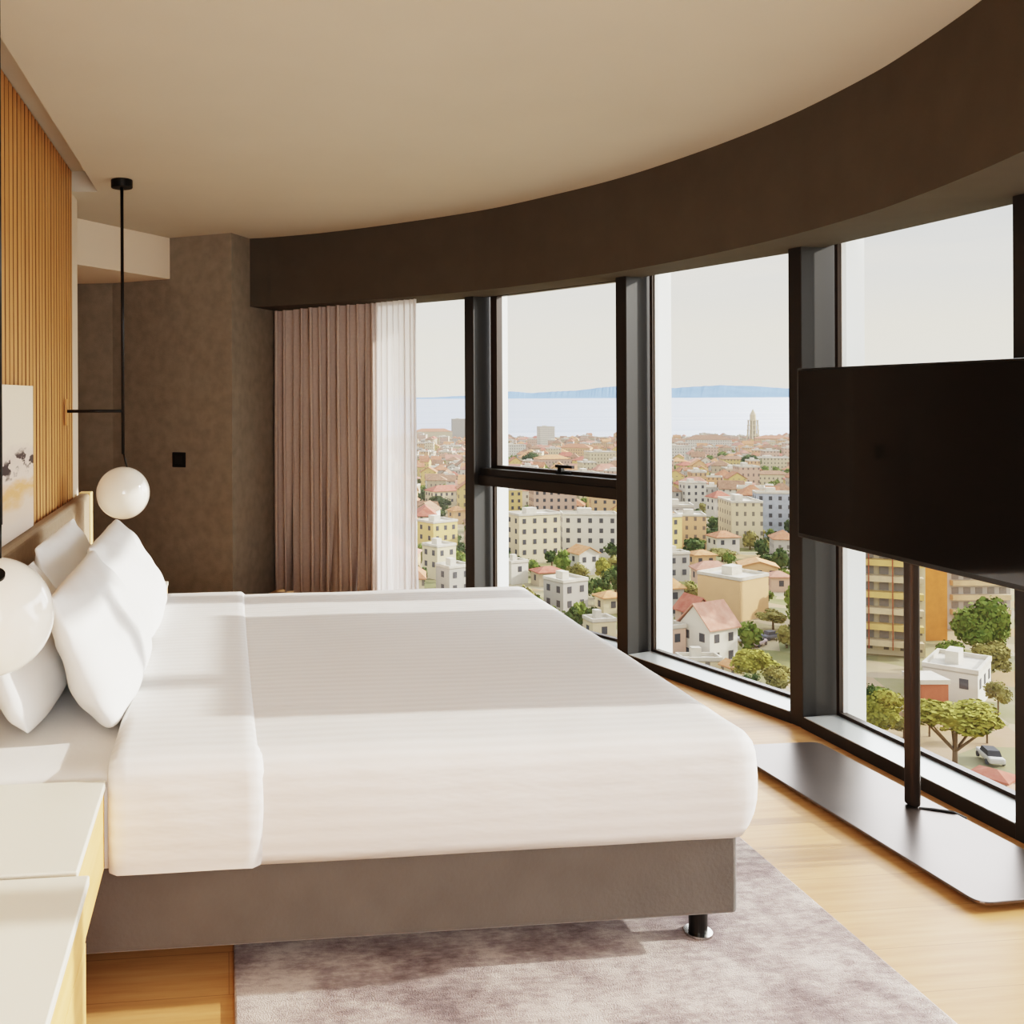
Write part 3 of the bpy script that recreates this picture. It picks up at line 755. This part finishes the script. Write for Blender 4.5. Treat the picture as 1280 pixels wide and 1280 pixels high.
# middle window, above the transom
B(682, 560, 22, 27, 'flat', 'white', None, 20, .7, 'white tower block standing out before the sea, above the opening sash handle', windows=False)
B(640, 572, 34, 16, 'flat', 'white', None, 18, .5, 'low white block with trees before it in the opening sash', windows=False)
B(720, 574, 40, 20, 'hip', 'peach', 'terracotta', -12, .5, 'peach house with wide terracotta roof in the opening sash', windows=False)
B(690, 588, 46, 20, 'hip', 'pink', 'orange', 16, .6, 'pink house with orange roof behind the sash handle', windows=False)
B(750, 588, 40, 24, 'flat', 'cream', None, 20, .6, 'cream flat block in lower corner of the opening sash beside the second post', windows=False)
# middle window, below the transom
B(637, 644, 30, 32, 'flat', 'yellow', None, 20, .7, 'yellow block just under the transom beside the white fin')
B(690, 646, 58, 36, 'flat', 'pink', None, 14, .5, 'long greyish pink apartment block just under the transom')
B(754, 648, 36, 36, 'flat', 'peach', None, 10, .5, 'peach apartment block under the transom against the second post')
B(666, 700, 66, 58, 'flat', 'cream', None, 30, .55, 'tall cream apartment block with rows of dark windows, middle lower pane')
B(735, 694, 70, 52, 'flat', 'white', None, 8, .4, 'wide off-white apartment block right of the cream one, middle lower pane')
B(643, 728, 32, 26, 'flat', 'white', None, 35, .8, 'small white flat-roofed house lower in the middle pane beside the fin')
B(684, 730, 42, 22, 'hip', 'stone', 'red', 25, .7, 'low stone house with wide red roof in the middle lower pane')
B(728, 716, 38, 34, 'gable', 'white', 'orange', 35, .9, 'white house with orange gable behind the big tree, middle lower pane')
B(706, 764, 54, 40, 'flat', 'grey', None, 42, .9, 'grey-and-cream flat-roofed house low in the middle pane above the bed edge')
B(760, 764, 34, 26, 'hip', 'cream', 'orange', 30, .8, 'cream house with orange roof at the foot of the second post')
B(748, 800, 40, 26, 'flat', 'cream', None, 28, .8, 'pale low house at the bottom of the middle pane by the bed')
# tall third pane
B(843, 577, 40, 21, 'flat', 'white', None, 22, .5, 'bright white block with dark windows beside the fin, far part of third pane', windows=False)
B(885, 566, 54, 24, 'hip', 'white', 'brown', 6, .4, 'long white public building with brown roof left of the bell tower', windows=False)
B(848, 566, 46, 18, 'hip', 'stone', 'brown', 0, .4, 'low stone hall with dark roof near the sea, third pane', windows=False)
B(966, 558, 44, 16, 'hip', 'peach', 'terracotta', 5, .5, 'row house with terracotta roof right of the bell tower', windows=False)
B(916, 584, 30, 16, 'hip', 'yellow', 'brown', 12, .6, 'yellow house under the green hilltop trees, third pane', windows=False)
B(962, 588, 44, 18, 'flat', 'cream', None, 14, .5, 'cream row building right of the round green trees', windows=False)
B(964, 604, 42, 18, 'hip', 'cream', 'brown', 12, .5, 'cream long house with brown roof below the row building', windows=False)
B(865, 634, 32, 32, 'flat', 'white', None, 26, .7, 'white three-storey house in middle distance beside the fin')
B(838, 634, 24, 28, 'hip', 'grey', 'brown', 26, .7, 'grey house with brown roof close to the white fin')
B(898, 644, 30, 32, 'hip', 'white', 'red', 32, .8, 'white house with bright red hip roof at the centre of third pane')
B(838, 690, 26, 46, 'flat', 'yellow', None, 40, .9, 'narrow yellow-green tinted tower block touching the white fin')
B(966, 668, 48, 54, 'flat', 'white', None, 12, .5, 'pale blue-grey office block with white bands beside the third post', windows=True, name='office_block', wall_mat=M['bluewall'])
B(903, 690, 38, 28, 'hip', 'white', 'terracotta', 30, .8, 'white cottage with terracotta roof and two dark windows, third pane')
B(876, 706, 34, 20, 'hip', 'peach', 'orange', 26, .8, 'orange roofed low house above the salmon house')
B(842, 724, 36, 34, 'flat', 'grey', None, 32, .7, 'grey flat-roofed house shaded by a tree, beside the fin')
B(888, 738, 48, 38, 'hip', 'pink', 'pink', 18, .6, 'salmon-pink house with long pink roof behind the flat white building')
B(946, 724, 46, 26, 'gable', 'peach', 'orange', 8, .8, 'peach gabled house with two small windows near the third post')
B(972, 736, 30, 24, 'hip', 'pink', 'pink', 20, .8, 'pink house partly hidden by the third post')
B(915, 774, 82, 50, 'flat', 'peach', None, -34, 1.0, 'large flat white-roofed building with bare peach walls, third pane', windows=False, wall_mat=WMP['peach'], name='flat_roofed_hall', cat='building', D=205)
B(838, 768, 30, 46, 'hip', 'grey', 'orange', 30, .8, 'tall grey house with orange roof by the fin')
B(866, 794, 44, 50, 'gable', 'pink', 'red', 38, 1.0, 'rear red-roofed wing behind the white gabled house', windows=False, rise=.34)
B(884, 826, 68, 74, 'gable', 'white', 'pink', -42, 1.0, 'white gabled house with ribbed pink roof, nearest large house in third pane', rise=.36)
B(838, 826, 34, 44, 'flat', 'pink', None, 38, .9, 'pink stuccoed house at bottom of third pane beside the fin')
B(915, 846, 26, 20, 'gable', 'cream', 'orange', 40, 1.2, 'tiny cream outbuilding with orange roof at bottom of third pane', windows=False)
B(872, 838, 54, 16, 'flat', 'cream', None, 20, .5, 'low cream garden wall and terrace in front of the white gabled house', windows=False, name='garden_terrace', cat='terrace')
# last pane, behind the television stand
hr = B(1092, 828, 108, 225, 'flat', 'cream', None, 6, .35, 'high-rise apartment block with balcony bands behind the television stand', windows=False, name='high_rise', D=172)
def high_rise_trim(o, u0, D):
    k = D/F; w = 108*k*.93
    for f in range(11):
        z = 2+f*2.75
        obj('balcony', box_bm((-w/2+.2, -3.9-1.1*.9, z), (w/2-.2, -3.2, z+1.0)), M['yellowrail' if f % 2 else 'balcony'], o)
        for c in range(6):
            q = bpy.data.objects.new('window', win_mesh(1.4, 1.3, 'softpane')); q.location = (-w/2+1.4+c*(w-2.8)/5, -3.02, z+1.1); link(q, o)
    for c in range(4): obj('divider', box_bm((-w/2+2+c*3.6, -5.06, 1.5), (-w/2+2.14+c*3.6, -4.85, 31.5)), M['redline'], o)
high_rise_trim(hr, 1100, 172)
def slab(u0, u1, D, z1, depth_m, m, label, name, yawadd=0, rows=0):
    a_, b_ = ray(u0, D), ray(u1, D); c = (a_+b_)/2; w = (b_-a_).length; g = gz(D)
    ang = math.atan2(b_.y-a_.y, b_.x-a_.x)+R(yawadd); o = empty(name, (c.x, c.y, g), ang); tag(o, label, 'building')
    obj('walls', box_bm((-w/2, 0, -5), (w/2, depth_m, z1-g)), m, o)
    obj('roof', box_bm((-w/2-.2, -.2, z1-g), (w/2+.2, depth_m+.2, z1-g+.6)), M['flatroof'], o)
    for f in range(rows):
        obj('balcony', box_bm((-w/2+.5, -1.0, 3+f*2.8), (w/2-.5, 0, 4+f*2.8)), M['balcony'], o)
        for c_ in range(5):
            q = bpy.data.objects.new('window', win_mesh(1.3, 1.2, 'softpane')); q.location = (-w/2+1.5+c_*(w-3)/4, -.02, 4.1+f*2.8); link(q, o)
    placed.append((c.x, c.y, w*.6)); return o
slab(1149, 1183, 180, -12, 12, M['orangepanel'], 'plain orange end wall of a tower right of the television pole', 'tower_block')
slab(1183, 1262, 190, -14, 12, WM['grey'], 'grey tower with balconies behind the green tree, right of the orange wall', 'tower_block', 0, 9)
B(1195, 886, 72, 42, 'flat', 'white', None, -10, 1.5, 'white flat-roofed building seen from above behind the pine tree', windows=True, D=142)
slab(1150, 1184, 131, -37.4, 4, M['brick'], 'red plastered low building just below the white flat roof, behind the pine', 'workshop')
B(1240, 985, 44, 26, 'hip', 'pink', 'red', -20, .8, 'red-roofed shed low beside the last window post', windows=False)
B(1118, 972, 46, 18, 'flat', 'cream', None, 20, .6, 'cream garage at the bottom of last pane left of the pole', windows=False)

CARC = {}
def car(u, vb, yaw, rgb, label):
    D = clear(u, gD(vb, u), 4); p = ray(u, D); o = empty('car', (p.x, p.y, gz(D)+.1), R(yaw)); tag(o, label, 'car', 'parked cars')
    if rgb not in CARC: CARC[rgb] = outdoor('car_paint', rgb, .02)
    obj('body', box_bm((-2.1, -.85, .3), (2.1, .85, .95), .2, 2), CARC[rgb], o)
    bm = box_bm((-1.3, -.72, .95), (1.1, .72, 1.5), .0)
    for v in bm.verts:
        if v.co.z > 1.2: v.co.x *= .72; v.co.y *= .86
    obj('cabin', bm, M['winpane'], o)
    for sx in (-1.3, 1.3):
        for sy in (-.85, .85): obj('wheel', tube_bm((sx, sy-.1, .32), (sx, sy+.1, .32), .32, 14), M['winpane'], o)
    placed.append((p.x, p.y, 2.5))
car(930, 800, 20, (236, 232, 232), 'white car parked on the bare slope below the flat-roofed hall')
car(946, 805, 35, (226, 206, 214), 'pale pink car parked right of the white one on the bare slope')
car(962, 797, 15, (120, 124, 136), 'dark grey car parked on the bare slope, the one closest to the third post')
car(1236, 948, 70, (228, 228, 228), 'white car on the street below the last window post')
# bell tower by the sea
def bell_tower(u, D):
    g = gz(D); p = ray(u, D); o = empty('bell_tower', (p.x, p.y, g), -YAW+.3); tag(o, 'slender pale stone bell tower with pointed spire before the sea', 'tower')
    k = D/F; W = 10.5*k; m = WMP['cream']
    z = 0
    obj('base', box_bm((-W*.55,-W*.55,-5),(W*.55,W*.55,7*k)), m, o); z = 7*k
    for i in range(4):
        hh = 6.2*k; s = W*(.5-.025*i)
        bm = bmesh.new()
        for sx in (-1,1):
            for sy in (-1,1): add_box(bm, (sx*s-(s*.3 if sx>0 else 0), sy*s-(s*.3 if sy>0 else 0), z), (sx*s+(s*.3 if sx<0 else 0), sy*s+(s*.3 if sy<0 else 0), z+hh))
        add_box(bm, (-s*.18,-s*.95,z), (s*.18,s*.95,z+hh)); add_box(bm, (-s*.95,-s*.18,z), (s*.95,s*.18,z+hh))
        add_box(bm, (-s*1.06,-s*1.06,z+hh*.86), (s*1.06,s*1.06,z+hh))
        obj('belfry_storey', bm, m, o)
        obj('dark_core', box_bm((-s*.6,-s*.6,z),(s*.6,s*.6,z+hh*.86)), M['winpane'], o); z += hh
    bm = bmesh.new(); add_tube(bm, (0,0,z), (0,0,z+6*k), W*.36, 8, W*.34); obj('lantern', bm, m, o); z += 6*k
    bm = bmesh.new(); add_tube(bm, (0,0,z), (0,0,z+8*k), W*.38, 8, .05); obj('spire', bm, m, o)
    placed.append((p.x, p.y, 30))
bell_tower(941, 1480)

# --- scattered houses of the town
protos = []
HW = ['cream', 'white', 'pink', 'peach', 'stone', 'yellow', 'grey']; HR = ['terracotta', 'orange', 'red', 'brown', 'pink']
def proto(kind, wall, roof, w, d, h, rise):
    o = obj('house', walls_bm(w, d, h, rise if kind == 'gable' else 0), WM[wall]); obj('roof', roof_bm(kind, w, d, h, rise), M['flatroof'] if kind == 'flat' else RM[roof], o); return o
combos = []
for i in range(22):
    kind = ('hip', 'gable', 'flat', 'hip')[i % 4]; wall = HW[i % 7]; roof = HR[(i*3) % 5]
    w = 7+(i % 4)*1.3; d = 8+(i % 5)*1.5; h = 5.2+(i % 3)*2.4 + (3.5 if kind == 'flat' else 0)
    combos.append([proto(kind, wall, roof, w, d, h, 2.6), kind, wall, roof, max(w, d), False])
rs = random.Random(11)
def pane_of(u):
    return 'first pane' if u < 600 else 'middle window' if u < 790 else 'third pane' if u < 1000 else 'last pane'
def band(D): return 'seafront' if D > 1250 else 'far' if D > 750 else 'mid-distance' if D > 420 else 'nearer'
HOUSES_MAX = 245
spots = []
D = 205.; stuff_spots = []
while D < 1680:
    spanpx = 12*F/D; u = 512+rs.uniform(0, 1)*spanpx
    u -= 240*(D > 260)
    while u < (1010 if D < 300 else 1900):
        uu = u+rs.uniform(-.2,.2)*spanpx; p = ray(uu, D+rs.uniform(-.3,.3)*D*.03); cb_ = rs.choice(combos)
        if D > 300 or not (584 < uu < 618 or 771 < uu < 822 or uu > 990):
            rad = cb_[4]*.62
            if all((p.x-a)**2+(p.y-b)**2 > (c+rad)**2 for a, b, c in placed) and not hides(uu, D, cb_[4], 10):
                placed.append((p.x, p.y, rad)); spots.append((p, uu, cb_))
        u += spanpx*rs.uniform(.7, 1.15)
    D *= 1.024
mass = bmesh.new(); mass_m = [WM[k] for k in HW] + [RM[k] for k in HR] + [M['flatroof']]
in_view = lambda u: 512 < u < 1000 and not (584 < u < 618 or 771 < u < 822)
n_ = -1
for p, uu, cb_ in sorted(spots, key=lambda q: (not in_view(q[1]), depth(q[0].x, q[0].y))):
    n_ += 1
    DD = depth(p.x, p.y); sc = rs.uniform(.85, 1.1); rot = rs.uniform(-.25,.25)+rs.choice((0, math.pi/2))-.3; hz_ = sc*rs.uniform(.9, 1.25)
    if n_ < HOUSES_MAX and in_view(uu):
        if not cb_[5]: o = cb_[0]; cb_[5] = True
        else: o = copy_tree(cb_[0])
        o.location = (p.x, p.y, gz(DD)); o.scale = (sc, sc, hz_); o.rotation_euler = (0, 0, rot)
        rf = 'flat roof' if cb_[1] == 'flat' else '%s %s roof' % (cb_[3], cb_[1])
        tag(o, '%s %s house with %s among the city rooftops, %s' % (band(DD), cb_[2], rf, pane_of(uu)), 'house', 'city houses beyond the windows')
    else:
        T = Matrix.Translation((p.x, p.y, gz(DD))) @ Matrix.Rotation(rot, 4, 'Z') @ Matrix.Diagonal((sc, sc, hz_, 1))
        for part, mi in ((cb_[0], HW.index(cb_[2])), (cb_[0].children[0], len(HW)+(len(HR) if cb_[1] == 'flat' else HR.index(cb_[3])))):
            k0, f0 = len(mass.verts), len(mass.faces); mass.from_mesh(part.data); mass.verts.ensure_lookup_table(); mass.faces.ensure_lookup_table()
            for v_ in mass.verts[k0:]: v_.co = T @ v_.co
            for f_ in mass.faces[f0:]: f_.material_index = mi
mo = obj('distant_houses', mass, mass_m); tag(mo, 'mass of tiny distant houses with terracotta roofs toward the sea', 'houses', kind='stuff')
print('HOUSES', len(spots))
for c in combos:
    if not c[5]:
        for ch in list(c[0].children): bpy.data.objects.remove(ch)
        bpy.data.objects.remove(c[0])

# --- trees
def leaf_mat(name, a, b):
    g = NT(name); v = g.coords('Object'); n = g.noise(v, 1.1, 4)
    g.l(g.ramp(n, [(.3, a), (.7, b)]), g.b.inputs['Base Color']); g.b.inputs['Roughness'].default_value = .9; g.b.inputs['Specular IOR Level'].default_value = .1
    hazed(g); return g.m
LM = {'dark': leaf_mat('leaf_dark', (72, 88, 52), (104, 118, 70)), 'mid': leaf_mat('leaf_mid', (104, 124, 62), (142, 156, 84)), 'lime': leaf_mat('leaf_lime', (150, 150, 74), (188, 182, 102)), 'olive': leaf_mat('leaf_olive', (136, 130, 78), (170, 162, 104))}
M['bark'] = mat('bark', (110, 92, 74), .9)
def crown_bm(seed, flat=1.0, nb=12, n=1400, leaf=.075, spread=.66):
    """leaf sprays scattered on the skins of a cluster of blobs; unit crown radius 1, centre at z=1"""
    r = random.Random(seed); bm = bmesh.new(); blobs = [(Vector((0,0,0)), .62)]
    for _ in range(nb):
        d = Vector((r.gauss(0,1), r.gauss(0,1), r.gauss(0,.8))).normalized()*r.uniform(.35, spread); blobs.append((d, r.uniform(.24,.42)))
    for c, rad in blobs:
        bmesh.ops.create_icosphere(bm, subdivisions=1, radius=rad*.80, matrix=Matrix.Translation((c.x, c.y, 1+c.z*flat)) @ Matrix.Diagonal((1,1,flat,1)))
    for v in bm.verts: v.co += Vector((r.uniform(-1,1), r.uniform(-1,1), r.uniform(-1,1)))*.045
    for _ in range(n):
        c, rad = r.choice(blobs); d = Vector((r.gauss(0,1), r.gauss(0,1), r.gauss(.15,1))).normalized(); p = Vector((c.x, c.y, 1+c.z*flat))+Vector((d.x, d.y, d.z*flat))*rad*r.uniform(.85, 1.12)
        q = Vector((r.gauss(0,1), r.gauss(0,1), r.gauss(0,1))).normalized(); t = d.cross(q).normalized(); s = leaf*r.uniform(.6,1.3); b = (d.cross(t)*.6+d*.5)
        bm.faces.new([bm.verts.new(x) for x in (p-t*s, p+b*s, p+t*s, p-b*s)])
    return bm
def tree(u, vb, wpx, hpx, leaf, label, seed, flat=1.0, D=None, trunk_frac=.22, n=1400, limbs=0, group='trees among the houses'):
    D = D or gD(vb, u); D = clear(u, D, wpx*.46); p = ray(u, D); H = hpx*D/F; Rr = wpx*D/F/2
    o = empty('tree', (p.x, p.y, gz(D)), seed); tag(o, label, 'tree', group)
    c = obj('crown', crown_bm(seed, 1.0, n=n), LM[leaf], o); cz = H*(1-trunk_frac)/2
    c.scale = (Rr, Rr, cz*1.0); c.location = (0, 0, H*trunk_frac+cz-cz)
    c.location.z = H - 2*cz*1.0
    bm = bmesh.new(); add_tube(bm, (0,0,-2), (0,0,H*(trunk_frac+.2)), max(.15, Rr*.07), 8, max(.1, Rr*.045))
    rr = random.Random(seed)
    for k in range(limbs):
        a = k*2*math.pi/max(1,limbs)+rr.uniform(-.4,.4); add_tube(bm, (0,0,H*trunk_frac*.6), (math.cos(a)*Rr*.6, math.sin(a)*Rr*.6, H*(trunk_frac+.18)), Rr*.035, 6, Rr*.02)
    obj('trunk', bm, M['bark'], o); placed.append((p.x, p.y, Rr*.8)); return o
tree(720, 738, 34, 36, 'olive', 'big olive-grey tree in the middle lower pane before the orange gable', 21)
tree(692, 700, 20, 14, 'lime', 'lime bush at the foot of the tall cream block', 22)
tree(704, 656, 30, 22, 'dark', 'dark tree between cream block and off-white block below the transom', 23)
tree(752, 732, 26, 40, 'lime', 'yellowish thin tree left of the second post, middle pane', 24)
tree(551, 640, 36, 22, 'dark', 'dark tree group beside the sheer curtain, first pane', 25)
tree(664, 584, 26, 22, 'dark', 'dark pointed trees seen in the opening sash left of the handle', 26)
tree(631, 572, 16, 22, 'dark', 'dark tree beside the sash stile in the middle window', 27)
for k, (u, v, w, h) in enumerate(((905, 578, 24, 16), (938, 582, 26, 26), (958, 576, 24, 16), (976, 574, 22, 16), (880, 574, 26, 12))):
    tree(u, v, w, h, ('mid', 'dark', 'dark', 'mid', 'mid')[k], ('rounded tree left on the green hilltop below the bell tower', 'tallest dark round tree right under the bell tower', 'dark tree just right of the bell tower hilltop tree', 'tree on the hilltop next to the third post', 'low tree row left on the hilltop below the white public building')[k], 30+k)
tree(862, 668, 36, 26, 'olive', 'olive tree mass left of the green garden, third pane', 40)
tree(912, 668, 26, 16, 'mid', 'bright green umbrella tree in middle of third pane', 41)
tree(890, 676, 44, 16, 'dark', 'dark garden trees above the white cottage', 42)
tree(868, 688, 28, 18, 'mid', 'green garden shrubs left of the white cottage', 43)
tree(926, 662, 40, 30, 'dark', 'dark shaded grove left of the pale office block', 44)
tree(902, 700, 40, 18, 'olive', 'olive trees below the white cottage', 45)
tree(852, 722, 18, 26, 'mid', 'green tree in front of the grey flat house by the fin', 46)
tree(858, 768, 42, 40, 'olive', 'broad olive tree left of the flat white-roofed building', 47)
tree(924, 716, 18, 20, 'olive', 'small olive tree left of the peach gabled house', 48)
tree(874, 828, 34, 18, 'lime', 'lime-yellow bush before the white gable wall', 49)
tree(942, 860, 66, 56, 'lime', 'large yellow-green tree at the bottom of third pane', 50, n=3000)
tree(974, 866, 44, 50, 'olive', 'olive-yellow tree against the third post at bottom', 51, n=2600)
tree(938, 872, 28, 34, 'dark', 'dark shrub at the bottom edge of third pane beside the outbuilding', 52)
tree(962, 884, 56, 28, 'dark', 'dark low shrubs in the bottom corner of third pane', 53)
tree(1220, 838, 84, 100, 'mid', 'big bright green tree in front of the grey tower', 60, n=3600)
tree(1186, 850, 40, 62, 'mid', 'green tree between orange end wall and grey tower', 61)
tree(1236, 868, 60, 60, 'olive', 'olive slope tree below the big green tree, last pane', 62, n=2600)
tree(1192, 960, 108, 92, 'lime', 'spreading pine with visible forked trunk before the white flat building', 63, trunk_frac=.45, n=3600, limbs=6)
tree(1100, 930, 72, 78, 'lime', 'yellow-green tree low in the last pane left of the television pole', 64, n=3000)
tree(1082, 905, 26, 62, 'dark', 'dark cypress-like tree next to the fin in the last pane', 65)
tree(1108, 948, 50, 36, 'dark', 'dark shrubs below the yellow-green tree left of the pole', 66)
tree(1168, 962, 50, 22, 'dark', 'dark hedge bush under the pine, right of the pole', 67)
tree(1246, 890, 34, 50, 'olive', 'olive tree against the last window post', 68)
tree(965, 790, 50, 26, 'olive', 'brown-olive scrub below the peach gabled house beside third post', 69)
for k, (u, v, w_, h_, lf, lb) in enumerate(((1100, 892, 44, 40, 'mid', 'green tree between the cypress and the television pole'), (1128, 938, 40, 34, 'olive', 'olive bush close to the television pole foot, outside'), (1205, 975, 56, 34, 'dark', 'dark bushes at the foot of the pine trunk'),
        (1232, 925, 40, 40, 'mid', 'green tree right of the pine near the last post'), (1160, 925, 40, 44, 'dark', 'dark tree behind the pine, just right of the pole'), (1212, 800, 46, 50, 'mid', 'green tree in front of the balconied grey tower, behind the biggest tree'),
        (1085, 960, 40, 30, 'mid', 'green bush at the very bottom of last pane beside the fin'), (1245, 830, 30, 60, 'mid', 'tall green tree touching the last post beside the grey tower'), (906, 872, 30, 22, 'mid', 'small green bush below the outbuilding, third pane'))):
    tree(u, v, w_, h_, lf, lb, 120+k)
TP = []
for k, lf in enumerate(('dark', 'mid', 'olive', 'dark', 'mid')):
    o = empty('tree'); obj('crown', crown_bm(80+k, 1.0, n=150, leaf=.18), LM[lf], o).scale = (1, 1, 1); obj('trunk', tube_bm((0,0,-.6), (0,0,.8), .08, 6), M['bark'], o); TP.append([o, lf, False])
rt = random.Random(5); tsp = []
for _ in range(24000):
    D = math.exp(rt.uniform(math.log(170), math.log(1500))); u = rt.uniform(280, 1900) if rt.random() < .5 else rt.uniform(515, 1000); p = ray(u, D); sz = rt.uniform(2.0, 3.8)
    if D < 300 and not in_view(u): continue
    if any((p.x-a)**2+(p.y-b)**2 < (c*.92+sz*1.0)**2 for a, b, c in placed) or (D < 600 and hides(u, D, sz*2, sz*2.2)): continue
    tsp.append((D, u, p, sz)); placed.append((p.x, p.y, sz))
    if len(tsp) > 1300: break
tsp.sort(key=lambda t: (not in_view(t[1]), t[0])); tm = bmesh.new(); LK = list(LM)
for n_, (D, u, p, s) in enumerate(tsp):
    t = rt.choice(TP); hh = s*rt.uniform(.9, 1.3); ro = rt.uniform(0, 6)
    if n_ < 215 and in_view(u):
        if not t[2]: o = t[0]; t[2] = True
        else: o = copy_tree(t[0])
        o.location = (p.x, p.y, gz(D)); o.scale = (s, s, hh); o.rotation_euler = (0, 0, ro)
        tag(o, '%s %s green street tree between city houses, %s' % (band(D), {'dark': 'dark', 'mid': 'fresh', 'olive': 'olive'}[t[1]], pane_of(u)), 'tree', 'trees among the houses')
    else:
        k0 = len(tm.verts); tm.from_mesh(t[0].children[0].data); tm.verts.ensure_lookup_table(); T = Matrix.Translation((p.x, p.y, gz(D))) @ Matrix.Rotation(ro, 4, 'Z') @ Matrix.Diagonal((s, s, hh, 1))
        for v_ in tm.verts[k0:]: v_.co = T @ v_.co
o = obj('distant_trees', tm, LM['mid']); tag(o, 'mass of tiny dark trees scattered between the distant houses', 'trees', kind='stuff')
print('TREES', len(tsp))
for t in TP:
    if not t[2]:
        for ch in list(t[0].children): bpy.data.objects.remove(ch)
        bpy.data.objects.remove(t[0])

# ================================================================== light
sun = bpy.data.lights.new('sun', 'SUN'); sun.energy = 4.6; sun.angle = R(.9); sun.color = (1.0, .95, .86)
so = link(bpy.data.objects.new('sun', sun)); EL, tan_ = R(21.8), 0
dirv = Vector((-math.cos(EL), .012, -math.sin(EL))); so.rotation_euler = dirv.to_track_quat('-Z', 'Y').to_euler(); so.location = (30, 0, 20)
def soft_sun(name, frm, energy, angle, color):
    l = bpy.data.lights.new(name, 'SUN'); l.energy = energy; l.angle = R(angle); l.color = color
    o = link(bpy.data.objects.new(name, l)); o.rotation_euler = (-Vector(frm)).to_track_quat('-Z', 'Y').to_euler(); o.location = Vector(frm)*30; return o
soft_sun('window_fill_sun', (1, .45, .50), 6.2, 75, (.95, .975, 1))  # added broad fill sun, brightens the room through the windows
soft_sun('city_fill_sun', (-.5, -1, .75), 1.0, 70, (1, .95, .88))  # added broad fill sun from behind, brightens the city facades
def area(name, loc, target, size, energy, color):
    l = bpy.data.lights.new(name, 'AREA'); l.shape = 'RECTANGLE'; l.size, l.size_y = size; l.energy = energy; l.color = color
    o = link(bpy.data.objects.new(name, l)); o.location = loc; o.rotation_euler = (Vector(target)-Vector(loc)).to_track_quat('-Z', 'Y').to_euler(); return o
area('room_fill', (.5, -1.6, 2.3), (.6, 3.2, .8), (2.2, .6), 26, (1, .98, .96))  # unseen fill lamp added behind the camera
area('ceiling_fill', (.5, -1.3, 1.5), (.7, .2, 2.66), (1.6, .8), 70, (.97, .98, 1))  # unseen fill lamp added to lift the ceiling
w = bpy.data.worlds.new('sky'); scn.world = w; w.use_nodes = True; nt = w.node_tree; bg = nt.nodes['Background']
tc = nt.nodes.new('ShaderNodeTexCoord'); sp = nt.nodes.new('ShaderNodeSeparateXYZ'); nt.links.new(tc.outputs['Generated'], sp.inputs[0])
rp = nt.nodes.new('ShaderNodeValToRGB'); e = rp.color_ramp.elements
for _ in range(3): e.new(.5)
for i, (p, c) in enumerate(((0, (250, 243, 226)), (.06, (248, 240, 222)), (.12, (228, 228, 224)), (.20, (198, 206, 218)), (.9, (170, 192, 224)))): e[i].position = p; e[i].color = lin(c)+(1,)
nt.links.new(sp.outputs['Z'], rp.inputs['Fac'])
mp = nt.nodes.new('ShaderNodeMapping'); mp.inputs['Scale'].default_value = (1.5, 1.5, 14); nt.links.new(tc.outputs['Generated'], mp.inputs['Vector'])
nz = nt.nodes.new('ShaderNodeTexNoise'); nz.inputs['Scale'].default_value = 1.6; nz.inputs['Detail'].default_value = 5; nt.links.new(mp.outputs[0], nz.inputs['Vector'])
cr = nt.nodes.new('ShaderNodeValToRGB'); cr.color_ramp.elements[0].position = .42; cr.color_ramp.elements[1].position = .7; nt.links.new(nz.outputs['Fac'], cr.inputs['Fac'])
mx = nt.nodes.new('ShaderNodeMix'); mx.data_type = 'RGBA'; nt.links.new(cr.outputs['Color'], mx.inputs[0]); nt.links.new(rp.outputs['Color'], mx.inputs[6]); mx.inputs[7].default_value = lin((244, 238, 226))+(1,)
nt.links.new(mx.outputs[2], bg.inputs['Color']); bg.inputs['Strength'].default_value = 1.12

# ================================================================== camera
cam = bpy.data.cameras.new('camera'); co = link(bpy.data.objects.new('camera', cam)); cam.sensor_width = 36; cam.sensor_fit = 'HORIZONTAL'
cam.lens = F/1280*36; cam.shift_x = (640-CX)/1280; cam.shift_y = -(640-495)/1280
co.matrix_world = Matrix.Translation((0, 0, EYE)) @ Matrix.Rotation(-YAW, 4, 'Z') @ Matrix.Rotation(math.pi/2, 4, 'X') @ Matrix.Rotation(-.0044, 4, 'Z')
cam.clip_start = .05; cam.clip_end = 80000; scn.camera = co
scn.view_settings.view_transform = 'Filmic'; scn.view_settings.look = 'High Contrast'; scn.view_settings.exposure = .30
scn.cycles.use_denoising = True; scn.cycles.max_bounces = 8; scn.cycles.transparent_max_bounces = 12; scn.cycles.diffuse_bounces = 5
scn.cycles.sample_clamp_indirect = 6
